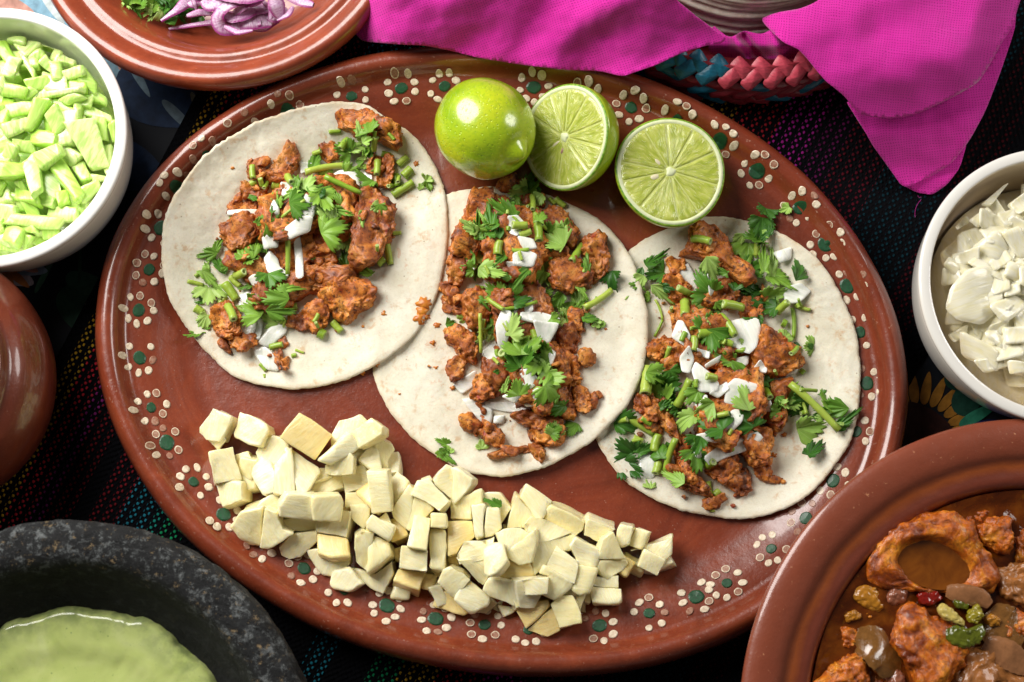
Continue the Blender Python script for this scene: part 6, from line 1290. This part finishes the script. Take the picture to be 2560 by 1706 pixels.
for q in range(1, K + 1):
    for i in range(N):
        t = 2 * PI * i / N; r = 10.62 * q / K; x, y = SB[0] + r * math.cos(t), SB[1] + r * math.sin(t); z = ZB + .05 * nz(x * .5, y * .5, 2.) + .03 * nz(x * 1.6, y * 1.6, 5.) + .18 * float(smoothstep(9.9, 10.6, r))
        for (cx, cy), rr in FRW: d = abs(math.hypot(x - cx, y - cy) - rr); z += .16 * math.exp(-(d / .22) ** 2)
        V_.append((x, y, z))
F = [(0, 1 + i, 1 + (i + 1) % N) for i in range(N)] + [(1 + a * N + i, 1 + (a + 1) * N + i, 1 + (a + 1) * N + (i + 1) % N, 1 + a * N + (i + 1) % N) for a in range(K - 1) for i in range(N)]
tag(mesh_obj('stew_broth', V_, F, M_BROTH, origin=(SB[0], SB[1], ZB)), 'glossy orange-brown broth filling the large clay stew bowl', 'broth')
def stew(name, poly, zt, ht, mat, label, cat, rough=.22, seed=0, fine=.09, group=None, **kw):
    zt += UPZ; o, _ = chunk(name, V(R8, poly), zt - ht, ht, mat, rough=rough, seed=seed, sub=5, fine=fine, scale=1.1, **kw); tag(o, label, cat, group); return o
# ring shaped rind with broth pooled in its hollow
dc = P(*V(R8, [(1700, 750)])[0], 4.0)[:2]
stew('fried_rind', [(1310, 700), (1360, 600), (1500, 480), (1700, 430), (1850, 415), (1950, 480), (1980, 570), (2080, 700), (2130, 850), (2080, 940), (1980, 915), (1850, 930), (1650, 920), (1500, 900), (1400, 905), (1310, 850)], 4.7, 1.7, M_FRIED, 'largest curled pork rind in the stew, its hollow full of broth', 'pork rind', seed=1, sq=.5, dent=(dc, 1.75, 1.1, .8, -.25))
V_, F = [(dc[0], dc[1], 4.6)], []
for q in range(1, 9):
    for i in range(40):
        t = 2 * PI * i / 40; u, w_ = 1.8 * q / 8 * math.cos(t), 1.15 * q / 8 * math.sin(t); x, y = dc[0] + u * math.cos(-.25) - w_ * math.sin(-.25), dc[1] + u * math.sin(-.25) + w_ * math.cos(-.25); V_.append((x, y, 4.6 + .03 * nz(x, y, 3.) + .05 * float(smoothstep(.8, 1, q / 8))))
F = [(0, 1 + i, 1 + (i + 1) % 40) for i in range(40)] + [(1 + a * 40 + i, 1 + (a + 1) * 40 + i, 1 + (a + 1) * 40 + (i + 1) % 40, 1 + a * 40 + (i + 1) % 40) for a in range(7) for i in range(40)]
tag(mesh_obj('broth_pool', V_, F, M_POOL), 'pool of amber broth lying in the hollow of the curled pork rind', 'broth')
for n_, (pl, zt_, hh, lb) in enumerate([([(1080, 1180), (1180, 1160), (1290, 1230), (1260, 1330), (1130, 1320)], 4.0, .8, 'dark sunken rind below the orange morsels, near the left wall of the stew'), ([(2180, 1090), (2300, 1060), (2420, 1120), (2400, 1260), (2250, 1240)], 4.35, .9, 'golden rind at the right edge of the photo, under the glassy onion'), ([(1930, 470), (2010, 400), (2100, 400), (2080, 500), (1990, 520)], 3.95, .6, 'small sunken rind between the curled rind and the square rind'), ([(2270, 560), (2420, 520), (2440, 720), (2300, 740)], 4.2, .9, 'reddish rind beside the square rind at the right edge of the photo'), ([(1290, 1380), (1420, 1440), (1470, 1560), (1340, 1620), (1280, 1500)], 4.0, .8, 'small brown rind between the lower left rind and the golden rind'), ([(1560, 300), (1640, 280), (1660, 340), (1600, 380)], 3.95, .5, 'tiny orange crumb of rind at the upper rim of the broth')]):
    stew('fried_rind', pl, zt_, hh, M_FRIED, lb, 'pork rind', seed=60 + n_)
stew('fried_rind', [(2010, 520), (2130, 440), (2240, 430), (2250, 650), (2190, 690), (2080, 640)], 4.6, 1.3, M_FRIED, 'small squarish pork rind near the top of the stew', 'pork rind', seed=4)
stew('fried_rind', [(1480, 1200), (1510, 1080), (1580, 1030), (1700, 1120), (1830, 1170), (1930, 1330), (1900, 1450), (1780, 1600), (1600, 1620), (1540, 1400), (1470, 1290)], 4.9, 1.8, M_FRIED, 'largest golden brown pork rind at the lower centre of the stew', 'pork rind', seed=5)
stew('fried_rind', [(880, 1600), (1050, 1440), (1160, 1370), (1250, 1380), (1270, 1460), (1240, 1620)], 4.5, 1.4, M_FRIED, 'pork rind at the lower left of the stew, cut by the photo edge', 'pork rind', seed=6)
M_TAN = simple('braised_meat', (.46, .17, .04), .34, 2., .45, .12, Coat_Weight=.4).m; M_ORG = simple('orange_morsel', (.52, .21, .015), .3, 3, .3, .06, Coat_Weight=.5).m
M_BEAN = simple('pink_bean', (.34, .115, .06), .2, 2, .3, .03, Coat_Weight=.6).m; M_TOM = simple('tomato_skin', (.28, .012, .006), .15, 2, .4, .04, Coat_Weight=.6).m
M_CHI = simple('green_chilli', (.12, .14, .010), .2, 3, .4, .04, Coat_Weight=.6).m; M_OT = simple('stewed_onion', (.46, .20, .08), .22, 3, .3, .05, Coat_Weight=.6, Transmission_Weight=.25).m; M_OG = simple('stewed_onion_grey', (.30, .13, .03), .1, 3, .4, .07, Coat_Weight=.8, Transmission_Weight=.2).m; M_YG = simple('yellow_seed', (.62, .48, .12), .3, 4, .2, .03).m
stew('braised_meat', [(1900, 1440), (2000, 1340), (2120, 1320), (2300, 1480), (2400, 1620), (1830, 1640)], 4.5, 1.3, M_TAN, 'large tan piece of braised meat at the bottom right of the stew', 'meat', seed=7)
stew('braised_meat', [(2150, 790), (2400, 740), (2450, 1000), (2330, 1060), (2200, 960)], 4.2, .9, M_TAN, 'brown braised meat half sunk at the right edge of the photo', 'meat', seed=8)
stew('orange_morsel', [(1190, 920), (1260, 890), (1340, 920), (1390, 1040), (1340, 1080), (1230, 1020), (1180, 980)], 4.12, .6, M_ORG, 'larger orange morsel in the broth near the left bowl wall', 'vegetable', rough=.08, fine=.02, seed=9)
stew('orange_morsel', [(1130, 1100), (1180, 1060), (1240, 1080), (1230, 1130), (1140, 1150)], 4.1, .5, M_ORG, 'smaller orange morsel in the broth near the left bowl wall', 'vegetable', rough=.08, fine=.03, seed=10)
stew('orange_morsel', [(2080, 1130), (2130, 1090), (2195, 1130), (2190, 1180), (2120, 1175)], 4.5, .5, M_ORG, 'orange nub right of the green chilli piece in the stew', 'vegetable', rough=.08, fine=.05, seed=11)
stew('bean', [(1410, 970), (1440, 920), (1510, 905), (1560, 940), (1540, 1010), (1460, 1040), (1415, 1010)], 4.3, .7, M_BEAN, 'pinkish bean between the curled and the golden pork rind', 'bean', rough=.03, fine=.01, seed=12, sq=.9)
stew('bean', [(1430, 1500), (1480, 1470), (1530, 1510), (1540, 1620), (1420, 1620)], 4.3, .7, M_BEAN, 'brown bean at the bottom edge, left of the golden pork rind', 'bean', rough=.03, fine=.01, seed=13, sq=.9)
stew('tomato_piece', [(1620, 960), (1680, 930), (1760, 940), (1790, 990), (1720, 1030), (1640, 1020)], 4.3, .5, M_TOM, 'dark red tomato piece below the curled pork rind', 'tomato', rough=.05, fine=.02, seed=14)
stew('chilli_slice', [(1800, 1230), (1880, 1170), (1960, 1200), (2060, 1160), (2080, 1220), (2040, 1290), (1950, 1330), (1860, 1300)], 4.95, .5, M_CHI, 'dark green chilli crescent on the golden pork rind', 'chilli', rough=.05, fine=.02, seed=15)
stew('chilli_slice', [(1870, 1000), (1930, 970), (1980, 1010), (1960, 1060), (1890, 1050)], 4.3, .4, M_CHI, 'small green chilli piece right of the tomato', 'chilli', rough=.05, fine=.02, seed=16)
stew('chilli_slice', [(1960, 1090), (2040, 1020), (2070, 1100), (2020, 1150), (1970, 1140)], 4.7, .5, simple('yellow_chilli', (.33, .27, .015), .25, 3, .4, .05, Coat_Weight=.5).m, 'jagged yellow-green chilli piece above the dark green crescent', 'chilli', rough=.1, fine=.05, seed=17)
stew('chilli_slice', [(1760, 1060), (1800, 1015), (1850, 1060), (1930, 1130), (1935, 1175), (1880, 1150), (1800, 1120)], 4.85, .4, M_YG, 'pale chilli strip with a cream seed on the golden pork rind', 'chilli', rough=.06, fine=.02, seed=18)
ribbon('stewed_onion_slice', V(R8, [(1820, 935), (1960, 960), (2060, 980), (2120, 1030)]), .95, [4.6, 4.8, 4.75], .12, M_OT, .3, 3); tag(bpy.context.scene.collection.objects[-1], 'pinkish onion strip below the curled pork rind', 'onion slice')
ribbon('stewed_onion_slice', V(R8, [(2080, 1290), (2230, 1360), (2400, 1480)]), 1.3, [4.7, 5.0, 4.9], .12, M_OT, .3, 4); tag(bpy.context.scene.collection.objects[-1], 'broad pink onion strip over the tan braised meat', 'onion slice')
ribbon('stewed_onion_slice', V(R8, [(2100, 1080), (2200, 1180), (2353, 1260)]), 2.2, [4.35, 4.55, 4.55], .1, M_OG, .2, 5); tag(bpy.context.scene.collection.objects[-1], 'grey glassy onion layer right of the chilli pieces', 'onion slice')
ribbon('stewed_onion_slice', V(R8, [(1200, 1270), (1340, 1310), (1420, 1420), (1440, 1520)]), 2.0, [4.3, 4.65, 4.55], .1, M_OG, .5, 6); tag(bpy.context.scene.collection.objects[-1], 'shiny translucent onion layer left of the golden pork rind', 'onion slice')

# fine oil droplets and specks floating on the broth
rs_ = random.Random(4); V_, F = [], []
for _ in range(150):
    t, r_ = rs_.uniform(0, 2 * PI), 9.3 * math.sqrt(rs_.random()); x, y = SB[0] + r_ * math.cos(t), SB[1] + r_ * math.sin(t); q = rs_.uniform(.025, .11); b_ = len(V_); z = ZB + .08
    for k_, (f, h) in enumerate([(1, -.09), (1, .0), (.6, .035)]):
        V_ += [(x + q * f * math.cos(a) * 1.2, y + q * f * math.sin(a), z + h) for a in np.linspace(0, 2 * PI, 9)[:-1]]
    for k_ in range(2): F += [(b_ + k_ * 8 + i, b_ + k_ * 8 + (i + 1) % 8, b_ + k_ * 8 + 8 + (i + 1) % 8, b_ + k_ * 8 + 8 + i) for i in range(8)]
    F.append(tuple(range(b_ + 16, b_ + 24)))
o = mesh_obj('oil_droplets', V_, F, NT('orange_oil', Base_Color=(.62, .20, .012), Roughness=.05, Coat_Weight=.5).m, origin=(SB[0], SB[1], ZB)); o['kind'] = 'stuff'; tag(o, 'tiny orange oil droplets and specks scattered over the stew broth', 'oil')
# orange sauce stains soaked into the tortillas
k = NT('orange_sauce', Roughness=.35); v = k.co(); k.set('Base_Color', k.ramp(k.noise(v, 3, 4, .7), [(.35, (.66, .25, .03)), (.65, (.42, .10, .012))])); M_SAUCE = k.m
rs_ = random.Random(9)
for ti, vw, L in ((1, T1, [(1390, 1075, 34), (1365, 1150, 30), (1375, 1115, 26), (1140, 1388, 16), (1070, 1430, 14), (410, 388, 10), (1180, 1130, 12), (110, 965, 12), (750, 1270, 22), (1345, 365, 13), (1075, 1195, 7)]), (2, T2, [(350, 760, 16), (330, 850, 12), (430, 1080, 12), (345, 975, 9), (305, 720, 14), (1210, 780, 7), (160, 1110, 6)]), (3, T3, [(895, 585, 8), (1095, 600, 7), (200, 1310, 12), (980, 1130, 12), (240, 640, 7), (930, 1230, 14), (740, 1530, 8)])):
    for (a, b, q) in L:
        px, py = V(vw, [(a, b)])[0]; q = q / 2.0; pts = []
        for i in range(18):
            t = 2 * PI * i / 18; f = q * (.7 + .6 * nz(math.cos(t) * 1.5 + a, math.sin(t) * 1.5, b) + .35 * rs_.random()); x, y, z = on_surface(px + f * math.cos(t) * 1.2, py + f * math.sin(t), surf, 2.); pts.append((x, y, z))
        c = np.mean(pts, 0); ring = [(c[0] + (x - c[0]) * 1.04, c[1] + (y - c[1]) * 1.04, z - .05) for x, y, z in pts]; cz = surf(c[0], c[1])
        VV = [(c[0], c[1], cz + .035)] + [(x, y, z + .03) for x, y, z in pts] + ring
        FF = [(0, 1 + (i + 1) % 18, 1 + i) for i in range(18)] + [(1 + i, 1 + (i + 1) % 18, 19 + (i + 1) % 18, 19 + i) for i in range(18)]
        o = mesh_obj('sauce_stain', VV, FF, M_SAUCE, TOR[ti]); bmm = bmesh.new(); bmm.from_mesh(o.data); bmesh.ops.recalc_face_normals(bmm, faces=bmm.faces); bmm.to_mesh(o.data); bmm.free()

thp = V((2200, 300, 1.96), [(185, 372), (202, 378), (215, 372)]); a, b = P(*thp[0], .35), P(*thp[1], .3)
stem('loose_thread', a, b, .014, .3, parent=napkin, mats=[M_NAP, M_NAP], n=5)
thp = V((2200, 300, 1.96), [(202, 390), (172, 478)]); stem('loose_thread', P(*thp[0], .3), P(*thp[1], .2), .013, .12, parent=napkin, mats=[M_NAP, M_NAP], n=5)
